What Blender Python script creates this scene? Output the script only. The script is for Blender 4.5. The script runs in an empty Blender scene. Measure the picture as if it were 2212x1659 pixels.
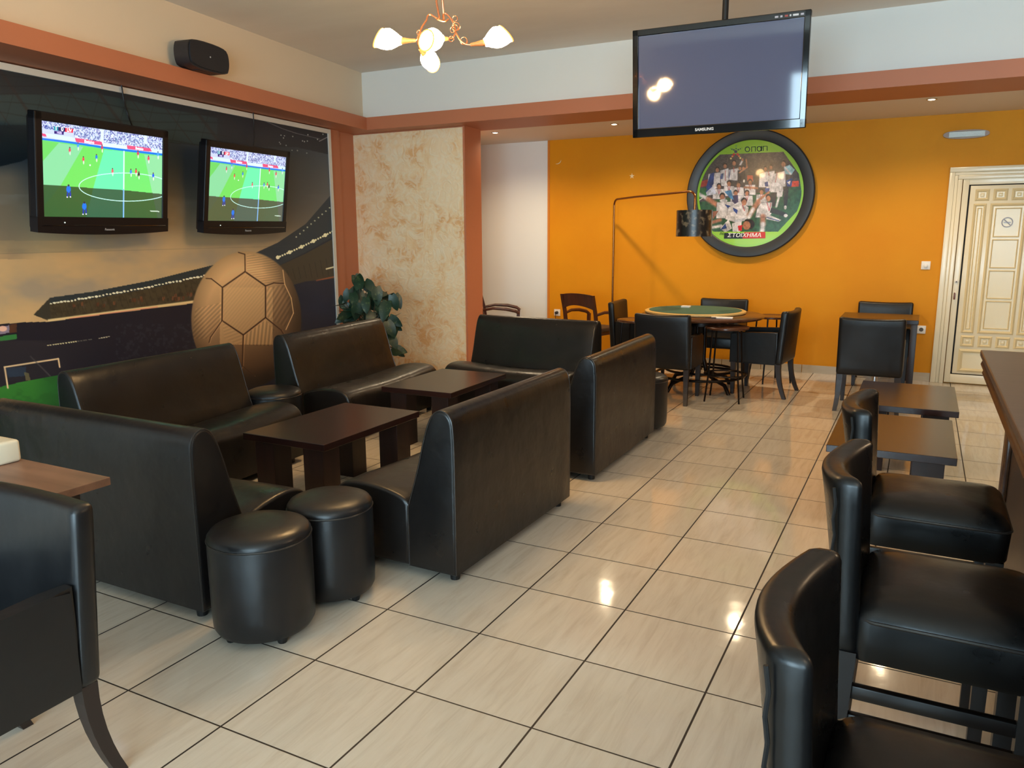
import bpy, bmesh, math, random
import numpy as np
from mathutils import Vector, Matrix
random.seed(7)
PI = math.pi
S = bpy.context.scene
C = S.collection

# ------------------------------------------------------------------ camera
F, PITCH, ROLL, YAW, T = 1688.02, 0.189716, -0.0060265, -0.480631, 0.45
H = 3.46878 * T
GX, GY = -4.21243 * T, 4.51096 * T           # one grout crossing of the floor
cp, sp_, cr, sr, cy, sy = math.cos(PITCH), math.sin(PITCH), math.cos(ROLL), math.sin(ROLL), math.cos(YAW), math.sin(YAW)
FW = Vector((sy * cp, cy * cp, -sp_)); R0 = Vector((cy, -sy, 0)); U0 = R0.cross(FW)
RT = cr * R0 + sr * U0; UP = -sr * R0 + cr * U0
EYE = Vector((0, 0, H))
cam_d = bpy.data.cameras.new('camera'); cam = bpy.data.objects.new('camera', cam_d); C.objects.link(cam)
m = Matrix((RT, UP, -FW)).transposed().to_4x4(); m.translation = EYE
cam.matrix_world = m
cam_d.sensor_width = 36; cam_d.lens = F * 36 / 2212; cam_d.clip_start = 0.02
S.camera = cam

def to_px(X, Y, Z):
    dx, dy, dz = X - EYE.x, Y - EYE.y, Z - EYE.z
    q = dx * FW.x + dy * FW.y + dz * FW.z
    return (1106 + F * (dx * RT.x + dy * RT.y + dz * RT.z) / q, 829.5 - F * (dx * UP.x + dy * UP.y + dz * UP.z) / q)
def ray(px, py): return FW + RT * ((px - 1106) / F) - UP * ((py - 829.5) / F)
def at_depth(px, py, t): return EYE + ray(px, py) * t

# ------------------------------------------------------------------ colours and materials
def lin1(c):
    c = c / 255.0
    return c / 12.92 if c <= 0.04045 else ((c + 0.055) / 1.055) ** 2.4
def lin(c): return (lin1(c[0]), lin1(c[1]), lin1(c[2]), 1.0)

def mat(name, col, rough=0.5, metal=0.0, spec=0.5, bump=None, vary=None, coat=0.0, rough_vary=None, emit=None):
    mt = bpy.data.materials.new(name); mt.use_nodes = True
    nt = mt.node_tree; b = nt.nodes['Principled BSDF']
    b.inputs['Base Color'].default_value = lin(col)
    b.inputs['Roughness'].default_value = rough
    b.inputs['Metallic'].default_value = metal
    b.inputs['Specular IOR Level'].default_value = spec
    b.inputs['Coat Weight'].default_value = coat
    if emit:
        b.inputs['Emission Color'].default_value = lin(emit[0]); b.inputs['Emission Strength'].default_value = emit[1]
        if emit[1] < 8: mt.cycles.emission_sampling = 'NONE'
    tc = nt.nodes.new('ShaderNodeTexCoord')
    if bump:     # list of (scale, strength, distance, detail)
        prev = None
        for sc, st, di, de in bump:
            n = nt.nodes.new('ShaderNodeTexNoise'); n.inputs['Scale'].default_value = sc; n.inputs['Detail'].default_value = de
            nt.links.new(tc.outputs['Object'], n.inputs['Vector'])
            bp = nt.nodes.new('ShaderNodeBump'); bp.inputs['Strength'].default_value = st; bp.inputs['Distance'].default_value = di
            nt.links.new(n.outputs['Fac'], bp.inputs['Height'])
            if prev: nt.links.new(prev.outputs['Normal'], bp.inputs['Normal'])
            prev = bp
        nt.links.new(prev.outputs['Normal'], b.inputs['Normal'])
    if vary:     # (scale vector, colour b, low, high)
        mp = nt.nodes.new('ShaderNodeMapping'); mp.inputs['Scale'].default_value = vary[0]
        n = nt.nodes.new('ShaderNodeTexNoise'); n.inputs['Scale'].default_value = 1.0; n.inputs['Detail'].default_value = 6
        nt.links.new(tc.outputs['Object'], mp.inputs['Vector']); nt.links.new(mp.outputs['Vector'], n.inputs['Vector'])
        mr = nt.nodes.new('ShaderNodeMapRange'); mr.inputs[1].default_value = vary[2]; mr.inputs[2].default_value = vary[3]
        nt.links.new(n.outputs['Fac'], mr.inputs[0])
        mx = nt.nodes.new('ShaderNodeMix'); mx.data_type = 'RGBA'
        mx.inputs[6].default_value = lin(col); mx.inputs[7].default_value = lin(vary[1])
        nt.links.new(mr.outputs[0], mx.inputs[0]); nt.links.new(mx.outputs[2], b.inputs['Base Color'])
    if rough_vary:
        n = nt.nodes.new('ShaderNodeTexNoise'); n.inputs['Scale'].default_value = rough_vary[0]; n.inputs['Detail'].default_value = 4
        nt.links.new(tc.outputs['Object'], n.inputs['Vector'])
        mr = nt.nodes.new('ShaderNodeMapRange'); mr.inputs[3].default_value = rough_vary[1]; mr.inputs[4].default_value = rough_vary[2]
        mr.inputs[1].default_value = 0.3; mr.inputs[2].default_value = 0.7
        nt.links.new(n.outputs['Fac'], mr.inputs[0]); nt.links.new(mr.outputs[0], b.inputs['Roughness'])
    return mt

LEATH_B = [(5, 0.35, 0.02, 3), (24, 0.22, 0.004, 4)]
M = {}
M['leather'] = mat('sofa leather', (22, 20, 20), 0.33, spec=0.42, bump=LEATH_B, rough_vary=(6, 0.26, 0.38), vary=((2.5, 2.5, 2.5), (30, 26, 24), 0.4, 0.65))
M['leather_black'] = mat('black leather', (22, 22, 24), 0.33, bump=[(6, 0.25, 0.012, 3), (40, 0.12, 0.002, 3)], rough_vary=(7, 0.27, 0.42))
M['leather_stool'] = mat('stool leather', (14, 14, 15), 0.30, spec=0.38, bump=[(8, 0.2, 0.01, 3), (38, 0.14, 0.002, 4)], rough_vary=(9, 0.25, 0.40))
M['leather_chair'] = mat('chair leather', (25, 23, 23), 0.38, spec=0.38, bump=[(7, 0.25, 0.01, 3), (40, 0.12, 0.002, 3)])
M['piping'] = mat('leather piping', (38, 34, 32), 0.3)
M['seam'] = mat('leather seam', (14, 13, 13), 0.6)
M['plastic'] = mat('black plastic foot', (16, 15, 15), 0.5)
M['wenge'] = mat('dark wenge wood', (44, 24, 20), 0.25, vary=((3, 26, 26), (38, 21, 18), 0.35, 0.7), bump=[(60, 0.05, 0.001, 3)])
M['wenge_leg'] = mat('dark wenge legs', (46, 26, 21), 0.42, vary=((26, 26, 3), (34, 20, 17), 0.35, 0.7))
M['darkleg'] = mat('dark stained legs', (42, 31, 28), 0.45)
M['stoolleg'] = mat('black stained legs', (24, 19, 18), 0.35)
M['walnut'] = mat('walnut laminate', (146, 108, 86), 0.38, vary=((2, 16, 16), (114, 82, 66), 0.35, 0.68))
M['chairwood'] = mat('brown chair wood', (84, 45, 30), 0.33, vary=((14, 14, 3), (58, 30, 20), 0.35, 0.7))
M['chairfab'] = mat('brown seat pad', (70, 52, 40), 0.6)
M['counter'] = mat('counter top', (88, 74, 68), 0.30, vary=((5, 30, 30), (76, 63, 58), 0.3, 0.7))
M['counter_edge'] = mat('counter edge wood', (92, 62, 40), 0.22, vary=((12, 2, 12), (66, 42, 28), 0.3, 0.7))
M['counter_body'] = mat('counter body wood', (64, 48, 36), 0.35, vary=((8, 8, 2), (50, 36, 28), 0.3, 0.7))
M['terracotta'] = mat('terracotta paint', (188, 116, 82), 0.55, bump=[(90, 0.1, 0.002, 3)])
M['white_wall'] = mat('cream white paint', (228, 229, 225), 0.6, bump=[(90, 0.08, 0.002, 3)])
M['orange'] = mat('orange paint', (216, 141, 8), 0.6, spec=0.25, bump=[(120, 0.12, 0.002, 4)], vary=((1.1, 1.1, 1.1), (211, 134, 4), 0.4, 0.6))
M['ceiling'] = mat('ceiling paint', (236, 228, 216), 0.7, vary=((0.8, 2.5, 1), (228, 219, 206), 0.3, 0.7))
M['soffit'] = mat('soffit paint', (226, 216, 202), 0.65)
M['white_trim'] = mat('white trim', (222, 218, 208), 0.45)
M['base_tile'] = mat('baseboard tile', (196, 178, 150), 0.3, vary=((2, 8, 8), (176, 158, 132), 0.35, 0.65))
M['grout'] = mat('baseboard grout', (110, 84, 60), 0.8)
M['door_white'] = mat('door enamel', (232, 216, 184), 0.22)
M['door_panel'] = mat('door panel enamel', (228, 206, 160), 0.25)
M['gap'] = mat('dark gap', (18, 14, 12), 0.8)
M['tv_black'] = mat('tv gloss black', (10, 10, 12), 0.08, coat=0.5)
M['tv_matte'] = mat('tv back black', (18, 18, 20), 0.45)
M['tv_grey'] = mat('tv bezel dark', (20, 18, 22), 0.4, spec=0.3)
M['panel_dark'] = mat('dark display panel', (86, 92, 118), 0.05, spec=0.6)
M['silver'] = mat('silver print', (200, 202, 205), 0.4)
M['sticker_red'] = mat('red sticker', (150, 60, 50), 0.5)
M['speaker'] = mat('speaker black', (30, 30, 36), 0.7, bump=[(700, 0.5, 0.001, 2)])
M['speaker_case'] = mat('speaker case', (34, 34, 38), 0.45)
M['ring'] = mat('poster frame black', (40, 42, 46), 0.42)
M['copper'] = mat('aged copper', (176, 120, 90), 0.3, metal=0.9)
M['wick'] = mat('wicker sleeve', (150, 100, 62), 0.5, bump=[(260, 0.6, 0.002, 2)])
M['bulb'] = mat('lit glass shade', (255, 240, 215), 0.3, emit=((255, 208, 142), 190.0))
M['rim'] = mat('amber glass rim', (240, 170, 90), 0.3, emit=((250, 160, 70), 1.6))
M['brass'] = mat('brass tube', (150, 98, 52), 0.25, metal=0.9)
M['drum'] = mat('mottled lamp shade', (30, 28, 28), 0.3, vary=((16, 16, 16), (122, 106, 84), 0.52, 0.62))
M['felt'] = mat('green felt', (58, 92, 74), 0.9, bump=[(300, 0.3, 0.001, 2)])
M['pale_rim'] = mat('pale wood rim', (214, 178, 112), 0.3)
M['tabletop'] = mat('brown round top', (96, 58, 36), 0.22, vary=((3, 20, 20), (76, 44, 28), 0.3, 0.7))
M['tube'] = mat('dark bronze tube', (34, 25, 21), 0.28, metal=0.6)
M['chrome'] = mat('chrome', (200, 200, 205), 0.12, metal=1.0)
M['paper'] = mat('white paper', (232, 226, 220), 0.7)
M['leaf'] = mat('variegated leaf', (26, 54, 38), 0.38, vary=((26, 26, 26), (92, 108, 66), 0.56, 0.74))
M['stem'] = mat('plant stem', (70, 60, 40), 0.7)
M['pot'] = mat('brown pot', (92, 56, 38), 0.5)
M['white_plastic'] = mat('white plastic', (232, 224, 214), 0.3)
M['dark_hole'] = mat('socket recess', (90, 84, 78), 0.6)
M['black_rubber'] = mat('black rubber', (20, 18, 18), 0.5)
M['lens'] = mat('ribbed clear lens', (196, 206, 204), 0.2, bump=[(180, 0.5, 0.004, 1)])
M['grey_paint'] = mat('grey print', (170, 168, 180), 0.4)
M['spot'] = mat('lit spot glass', (255, 240, 210), 0.3, emit=((255, 232, 190), 30.0))
M['machine'] = mat('cream appliance', (226, 214, 188), 0.4)
M['key'] = mat('brown key fob', (110, 56, 36), 0.4)
M['sky'] = mat('daylight glass', (200, 220, 240), 0.3, emit=((198, 222, 246), 5.0))
M['window_frame'] = mat('window frame', (90, 92, 96), 0.4)
M['bar_wall'] = mat('brown bar wall', (150, 130, 112), 0.6)
M['front_wall'] = mat('shaded street wall', (104, 100, 96), 0.6)
M['warm_lit_wall'] = mat('white paint tinted by lamplight', (226, 208, 182), 0.6, bump=[(90, 0.08, 0.002, 3)])  # upper left wall: the chandelier's warm glow is put into the paint colour
M['glow'] = mat('pale sticker', (240, 214, 170), 0.5)
M['ink_black'] = mat('black ink', (22, 20, 24), 0.4)
M['ink_navy'] = mat('navy ink', (22, 30, 70), 0.4)
M['ink_white'] = mat('white ink', (240, 238, 236), 0.4)

# ------------------------------------------------------------------ mesh helpers
def finish(name, me, mt, parent=None, smooth=True, ang=38):
    if mt is not None: me.materials.append(mt)
    if smooth:
        me.polygons.foreach_set('use_smooth', [True] * len(me.polygons))
        try: me.set_sharp_from_angle(angle=math.radians(ang))
        except Exception: pass
    o = bpy.data.objects.new(name, me); C.objects.link(o)
    if parent: o.parent = parent
    return o
def obj(name, bm, mt, parent=None, smooth=True, ang=38):
    bmesh.ops.recalc_face_normals(bm, faces=bm.faces)
    me = bpy.data.meshes.new(name); bm.to_mesh(me); bm.free()
    return finish(name, me, mt, parent, smooth, ang)
def raw(name, bm, mt, parent=None, smooth=False):
    me = bpy.data.meshes.new(name); bm.to_mesh(me); bm.free()
    return finish(name, me, mt, parent, smooth)
def thing(name, label, cat, loc=(0, 0, 0), rz=0, group=None):
    o = bpy.data.objects.new(name, None); C.objects.link(o); o.empty_display_size = 0.1
    o.location = loc; o.rotation_euler = (0, 0, rz); o['label'] = label; o['category'] = cat
    if group: o['group'] = group
    return o
def tag(o, label, cat, group=None):
    o['label'] = label; o['category'] = cat
    if group: o['group'] = group
    return o
def struct(o): o['kind'] = 'structure'; return o
def dup(root, loc, rz, label, group=None):
    r = root.copy(); C.objects.link(r); r.location = loc; r.rotation_euler = (0, 0, rz); r['label'] = label
    if group: r['group'] = group
    for ch in list(root.children):
        c = ch.copy(); C.objects.link(c); c.parent = r
        for g in list(ch.children):
            d = g.copy(); C.objects.link(d); d.parent = c
    return r
def box(bm, x0, x1, y0, y1, z0, z1, bev=0.0, seg=2, mtx=None):
    r = bmesh.ops.create_cube(bm, size=1.0)
    vs = r['verts']
    for v in vs:
        v.co = Vector(((x0 + x1) / 2 + v.co.x * (x1 - x0), (y0 + y1) / 2 + v.co.y * (y1 - y0), (z0 + z1) / 2 + v.co.z * (z1 - z0)))
    fs = set(f for v in vs for f in v.link_faces)
    if bev > 0:
        es = list(set(e for v in vs for e in v.link_edges))
        g = bmesh.ops.bevel(bm, geom=es, offset=bev, segments=seg, affect='EDGES', profile=0.5)
        vs = list(set(v for f in g['faces'] for v in f.verts) | set(v for v in vs if v.is_valid))
    if mtx is not None:
        bmesh.ops.transform(bm, matrix=mtx, verts=[v for v in vs if v.is_valid])
    return bm
def B(*a, **k): return box(bmesh.new(), *a, **k)
def hexa(bm, bot, top):
    """a leg or slab from four bottom and four top points"""
    b = [bm.verts.new(p) for p in bot]; t = [bm.verts.new(p) for p in top]
    bm.faces.new(b[::-1]); bm.faces.new(t)
    for i in range(len(b)): bm.faces.new((b[i], b[(i + 1) % len(b)], t[(i + 1) % len(b)], t[i]))
    return bm
def taper(bm, cx, cy_, z0, z1, w0, w1, dx=0, dy=0):
    bot = [(cx + dx + sx * w0, cy_ + dy + s2 * w0, z0) for sx, s2 in ((-1, -1), (1, -1), (1, 1), (-1, 1))]
    top = [(cx + sx * w1, cy_ + s2 * w1, z1) for sx, s2 in ((-1, -1), (1, -1), (1, 1), (-1, 1))]
    return hexa(bm, bot, top)
def tube(bm, pts, r, seg=8, closed=False):
    pts = [Vector(p) for p in pts]; n = len(pts); rings = []
    rr = r if isinstance(r, (list, tuple)) else [r] * n
    up = Vector((0, 0, 1)); prev = None
    for i in range(n):
        a = pts[(i - 1) % n] if (closed or i > 0) else pts[i]; b = pts[(i + 1) % n] if (closed or i < n - 1) else pts[i]
        d = (b - a).normalized()
        if prev is None:
            x = d.cross(up)
            if x.length < 0.05: x = d.cross(Vector((1, 0, 0)))
        else: x = prev - d * prev.dot(d)
        x.normalize(); prev = x.copy(); y = d.cross(x)
        rings.append([bm.verts.new(pts[i] + (x * math.cos(k * 2 * PI / seg) + y * math.sin(k * 2 * PI / seg)) * rr[i]) for k in range(seg)])
    for i in range(n if closed else n - 1):
        A, Bq = rings[i], rings[(i + 1) % n]
        for k in range(seg): bm.faces.new((A[k], A[(k + 1) % seg], Bq[(k + 1) % seg], Bq[k]))
    if not closed:
        bm.faces.new(rings[0][::-1]); bm.faces.new(rings[-1])
    return bm
def Tb(pts, r, seg=8, closed=False): return tube(bmesh.new(), pts, r, seg, closed)
def lathe(bm, prof, seg=40, mtx=None, cap=True):
    rings = []; n0 = len(bm.verts)
    for r, z in prof: rings.append([bm.verts.new((r * math.cos(k * 2 * PI / seg), r * math.sin(k * 2 * PI / seg), z)) for k in range(seg)])
    for a, b in zip(rings, rings[1:]):
        for k in range(seg): bm.faces.new((a[k], a[(k + 1) % seg], b[(k + 1) % seg], b[k]))
    if cap: bm.faces.new(rings[0][::-1]); bm.faces.new(rings[-1])
    if mtx is not None: bmesh.ops.transform(bm, matrix=mtx, verts=[v for rg in rings for v in rg])
    return bm
def Lt(prof, seg=40, mtx=None, cap=True): return lathe(bmesh.new(), prof, seg, mtx, cap)
def circ(cx, cy_, z, r, n=40): return [(cx + r * math.cos(i * 2 * PI / n), cy_ + r * math.sin(i * 2 * PI / n), z) for i in range(n)]
def chaikin(P, k=2, keep=()):
    P = [tuple(p) for p in P]; keep = set(P[i] for i in keep)
    for _ in range(k):
        Q = []; n = len(P)
        for i in range(n):
            a, b = P[i], P[(i + 1) % n]
            if a in keep: Q.append(a)
            else: Q.append((0.75 * a[0] + 0.25 * b[0], 0.75 * a[1] + 0.25 * b[1]))
            if b not in keep: Q.append((0.25 * a[0] + 0.75 * b[0], 0.25 * a[1] + 0.75 * b[1]))
        out = []
        for p in Q:
            if not out or (abs(p[0] - out[-1][0]) + abs(p[1] - out[-1][1])) > 1e-6: out.append(p)
        P = out
    return P
def offset_poly(P, d):
    n = len(P); area = sum(P[i][0] * P[(i + 1) % n][1] - P[(i + 1) % n][0] * P[i][1] for i in range(n))
    s = 1 if area > 0 else -1; out = []
    for i in range(n):
        a, b, c = Vector(P[i - 1]), Vector(P[i]), Vector(P[(i + 1) % n])
        t1 = (b - a).normalized(); t2 = (c - b).normalized(); t = (t1 + t2)
        if t.length < 1e-6: t = t1
        t.normalize(); nr = Vector((-t.y, t.x)) * s
        k = 1 / max(0.6, t.dot(t1)); out.append((b.x + nr.x * d * k, b.y + nr.y * d * k))
    return out
def prism(P, L, r=0.02, seg=4, sag=None):
    """profile P in (y, z) extruded along x from -L/2 to L/2 with rounded ends"""
    bm = bmesh.new(); rings = []
    st = [(-L / 2 + r * (1 - math.cos(a * PI / 2 / seg)) if False else -L / 2 + r * (1 - math.sin(a * PI / 2 / seg)), r * (1 - math.cos(a * PI / 2 / seg))) for a in range(seg + 1)]
    ends = [(-L / 2 + r - r * math.sin(t), r - r * math.cos(t)) for t in [PI / 2 * (1 - i / seg) for i in range(seg + 1)]]
    N = 14
    mids = [(-L / 2 + r + (L - 2 * r) * i / N, 0) for i in range(1, N)]
    full = ends + mids + [(-x, d) for x, d in ends[::-1]]
    for x, d in full:
        Q = offset_poly(P, d) if d > 1e-6 else P
        rings.append([bm.verts.new((x, q[0], q[1] + (sag(x, q) if sag else 0))) for q in Q])
    n = len(P)
    for a, b in zip(rings, rings[1:]):
        for k in range(n): bm.faces.new((a[k], a[(k + 1) % n], b[(k + 1) % n], b[k]))
    bm.faces.new(rings[0][::-1]); bm.faces.new(rings[-1])
    return bm
def text_mesh(body, size, mt, parent, name='lettering', mtx=None, depth=0.0006, align='CENTER', shear=0.0, bold=0.0, sx=1.0, font=None):
    cu = bpy.data.curves.new(name, 'FONT'); cu.body = body; cu.size = size; cu.align_x = align; cu.align_y = 'CENTER'
    cu.extrude = depth; cu.shear = shear; cu.offset = bold; cu.resolution_u = 4
    t = bpy.data.objects.new(name + '_tmp', cu); C.objects.link(t)
    dg = bpy.context.evaluated_depsgraph_get(); me = bpy.data.meshes.new_from_object(t.evaluated_get(dg))
    bpy.data.objects.remove(t); me.materials.clear()
    me.transform(Matrix.Diagonal((sx, 1, 1, 1)))
    if mtx is not None: me.transform(mtx)
    me.name = name
    return finish(name, me, mt, parent, smooth=False)

# ------------------------------------------------------------------ printed pictures: a mesh with a colour per point
class Canvas:
    def __init__(s, X, Y, base=(0, 0, 0)):
        s.X, s.Y = X.astype(float), Y.astype(float); s.c = np.tile(np.array(base, float), (X.size, 1))
    def put(s, a, col):
        a = np.clip(a, 0, 1)[:, None]; s.c = s.c * (1 - a) + np.asarray(col, float) * a
    def poly(s, P, col, al=1.0):
        x, y = s.X, s.Y; ins = np.zeros(x.size, bool); n = len(P)
        xs = [p[0] for p in P]; ys = [p[1] for p in P]
        for i in range(n):
            x1, y1 = P[i]; x2, y2 = P[(i + 1) % n]
            if y1 == y2: continue
            c_ = ((y1 > y) != (y2 > y)) & (x < (x2 - x1) * (y - y1) / (y2 - y1) + x1)
            ins ^= c_
        s.put(ins * al, col); return ins
    def ell(s, cx, cy_, rx, ry, col, rot=0.0, soft=0.12, al=1.0):
        a = math.radians(rot); dx, dy = s.X - cx, s.Y - cy_
        u = (dx * math.cos(a) + dy * math.sin(a)) / rx; v = (-dx * math.sin(a) + dy * math.cos(a)) / ry
        d = np.sqrt(u * u + v * v); s.put(np.clip((1 + soft - d) / (2 * soft), 0, 1) * al, col)
    def line(s, P, w, col, al=1.0, soft=0.5):
        for (x1, y1), (x2, y2) in zip(P, P[1:]):
            dx, dy = x2 - x1, y2 - y1; L2 = dx * dx + dy * dy + 1e-9
            t = np.clip(((s.X - x1) * dx + (s.Y - y1) * dy) / L2, 0, 1)
            d = np.hypot(s.X - x1 - t * dx, s.Y - y1 - t * dy)
            s.put(np.clip((w / 2 + soft * w / 2 - d) / (soft * w + 1e-9), 0, 1) * al, col)
def vnoise(x, y, seed=0):
    xi, yi = np.floor(x).astype(np.int64), np.floor(y).astype(np.int64); xf, yf = x - xi, y - yi
    def h(a, b):
        n = (a * 374761393 + b * 668265263 + seed * 974711) & 0x7fffffff; n = ((n ^ (n >> 13)) * 1274126177) & 0x7fffffff
        return ((n ^ (n >> 16)) & 0xffff) / 65535.0
    u, v = xf * xf * (3 - 2 * xf), yf * yf * (3 - 2 * yf)
    return (h(xi, yi) * (1 - u) + h(xi + 1, yi) * u) * (1 - v) + (h(xi, yi + 1) * (1 - u) + h(xi + 1, yi + 1) * u) * v
def fbm(x, y, o=4, seed=0):
    r = 0; a = 0.5
    for i in range(o): r = r + a * vnoise(x * 2 ** i, y * 2 ** i, seed + i); a *= 0.5
    return r / (1 - 0.5 ** o)
def srgb2lin(c):
    c = np.clip(c, 0, 255) / 255.0; return np.where(c <= 0.04045, c / 12.92, ((c + 0.055) / 1.055) ** 2.4)
def grid_mesh(name, P, nu, nv, colors, mt, parent=None):
    """P (nu*nv,3) points row by row (v rows of nu), colours in linear rgb"""
    me = bpy.data.meshes.new(name)
    i = np.arange((nu - 1) * (nv - 1)); r, c_ = i // (nu - 1), i % (nu - 1); a = r * nu + c_
    q = np.stack([a, a + 1, a + 1 + nu, a + nu], 1).astype(np.int32)
    me.vertices.add(nu * nv); me.vertices.foreach_set('co', P.astype(np.float32).ravel())
    me.loops.add(q.size); me.loops.foreach_set('vertex_index', q.ravel())
    me.polygons.add(len(q)); me.polygons.foreach_set('loop_start', np.arange(len(q), dtype=np.int32) * 4)
    me.polygons.foreach_set('loop_total', np.full(len(q), 4, np.int32))
    me.update(calc_edges=True); me.validate()
    at = me.color_attributes.new('print', 'FLOAT_COLOR', 'POINT')
    at.data.foreach_set('color', np.concatenate([colors, np.ones((len(colors), 1))], 1).astype(np.float32).ravel())
    me.materials.append(mt)
    o = bpy.data.objects.new(name, me); C.objects.link(o)
    if parent: o.parent = parent
    return o
def print_mat(name, rough, emit=0.0, gain=1.0, coat=0.0):
    mt = bpy.data.materials.new(name); mt.use_nodes = True; nt = mt.node_tree; b = nt.nodes['Principled BSDF']
    a = nt.nodes.new('ShaderNodeAttribute'); a.attribute_name = 'print'
    if emit > 0:
        b.inputs['Base Color'].default_value = (0.01, 0.01, 0.01, 1)
        nt.links.new(a.outputs['Color'], b.inputs['Emission Color']); b.inputs['Emission Strength'].default_value = emit; mt.cycles.emission_sampling = 'NONE'
    else:
        v = nt.nodes.new('ShaderNodeVectorMath'); v.operation = 'SCALE'; v.inputs['Scale'].default_value = gain
        nt.links.new(a.outputs['Color'], v.inputs[0]); nt.links.new(v.outputs[0], b.inputs['Base Color'])
    b.inputs['Roughness'].default_value = rough; b.inputs['Coat Weight'].default_value = coat
    return mt
def homography(src, dst):
    A = []; b = []
    for (x, y), (u, v) in zip(src, dst):
        A.append([x, y, 1, 0, 0, 0, -u * x, -u * y]); b.append(u)
        A.append([0, 0, 0, x, y, 1, -v * x, -v * y]); b.append(v)
    h = np.linalg.solve(np.array(A, float), np.array(b, float)); return np.append(h, 1).reshape(3, 3)

# ================================================================== THE ROOM
ZC, ZL = 3.346, 2.71                 # main ceiling, lowered soffit
YB, YW, YF = 9.27, 7.45, 7.33        # back wall, upper wall face, terracotta band face
XR, YS = 3.4, -3.6                   # right wall, street wall
def bandx(y, off=0.0): return -5.63 + (7.33 - y) * 0.141 - off
def murx(y): return -5.93 + (7.0 - y) * 0.100
def quadm(name, pts, mt, thick=None):
    bm = bmesh.new(); bm.faces.new([bm.verts.new(p) for p in pts]); return struct(raw(name, bm, mt))
def slab(name, pts, d, mt):
    """a closed slab: polygon pts pushed by the vector d"""
    bm = bmesh.new(); d = Vector(d); a = [bm.verts.new(p) for p in pts]; b = [bm.verts.new(Vector(p) + d) for p in pts]
    bm.faces.new(a); bm.faces.new(b[::-1]); n = len(a)
    for i in range(n): bm.faces.new((a[i], b[i], b[(i + 1) % n], a[(i + 1) % n]))
    return struct(obj(name, bm, mt, smooth=False))

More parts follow.
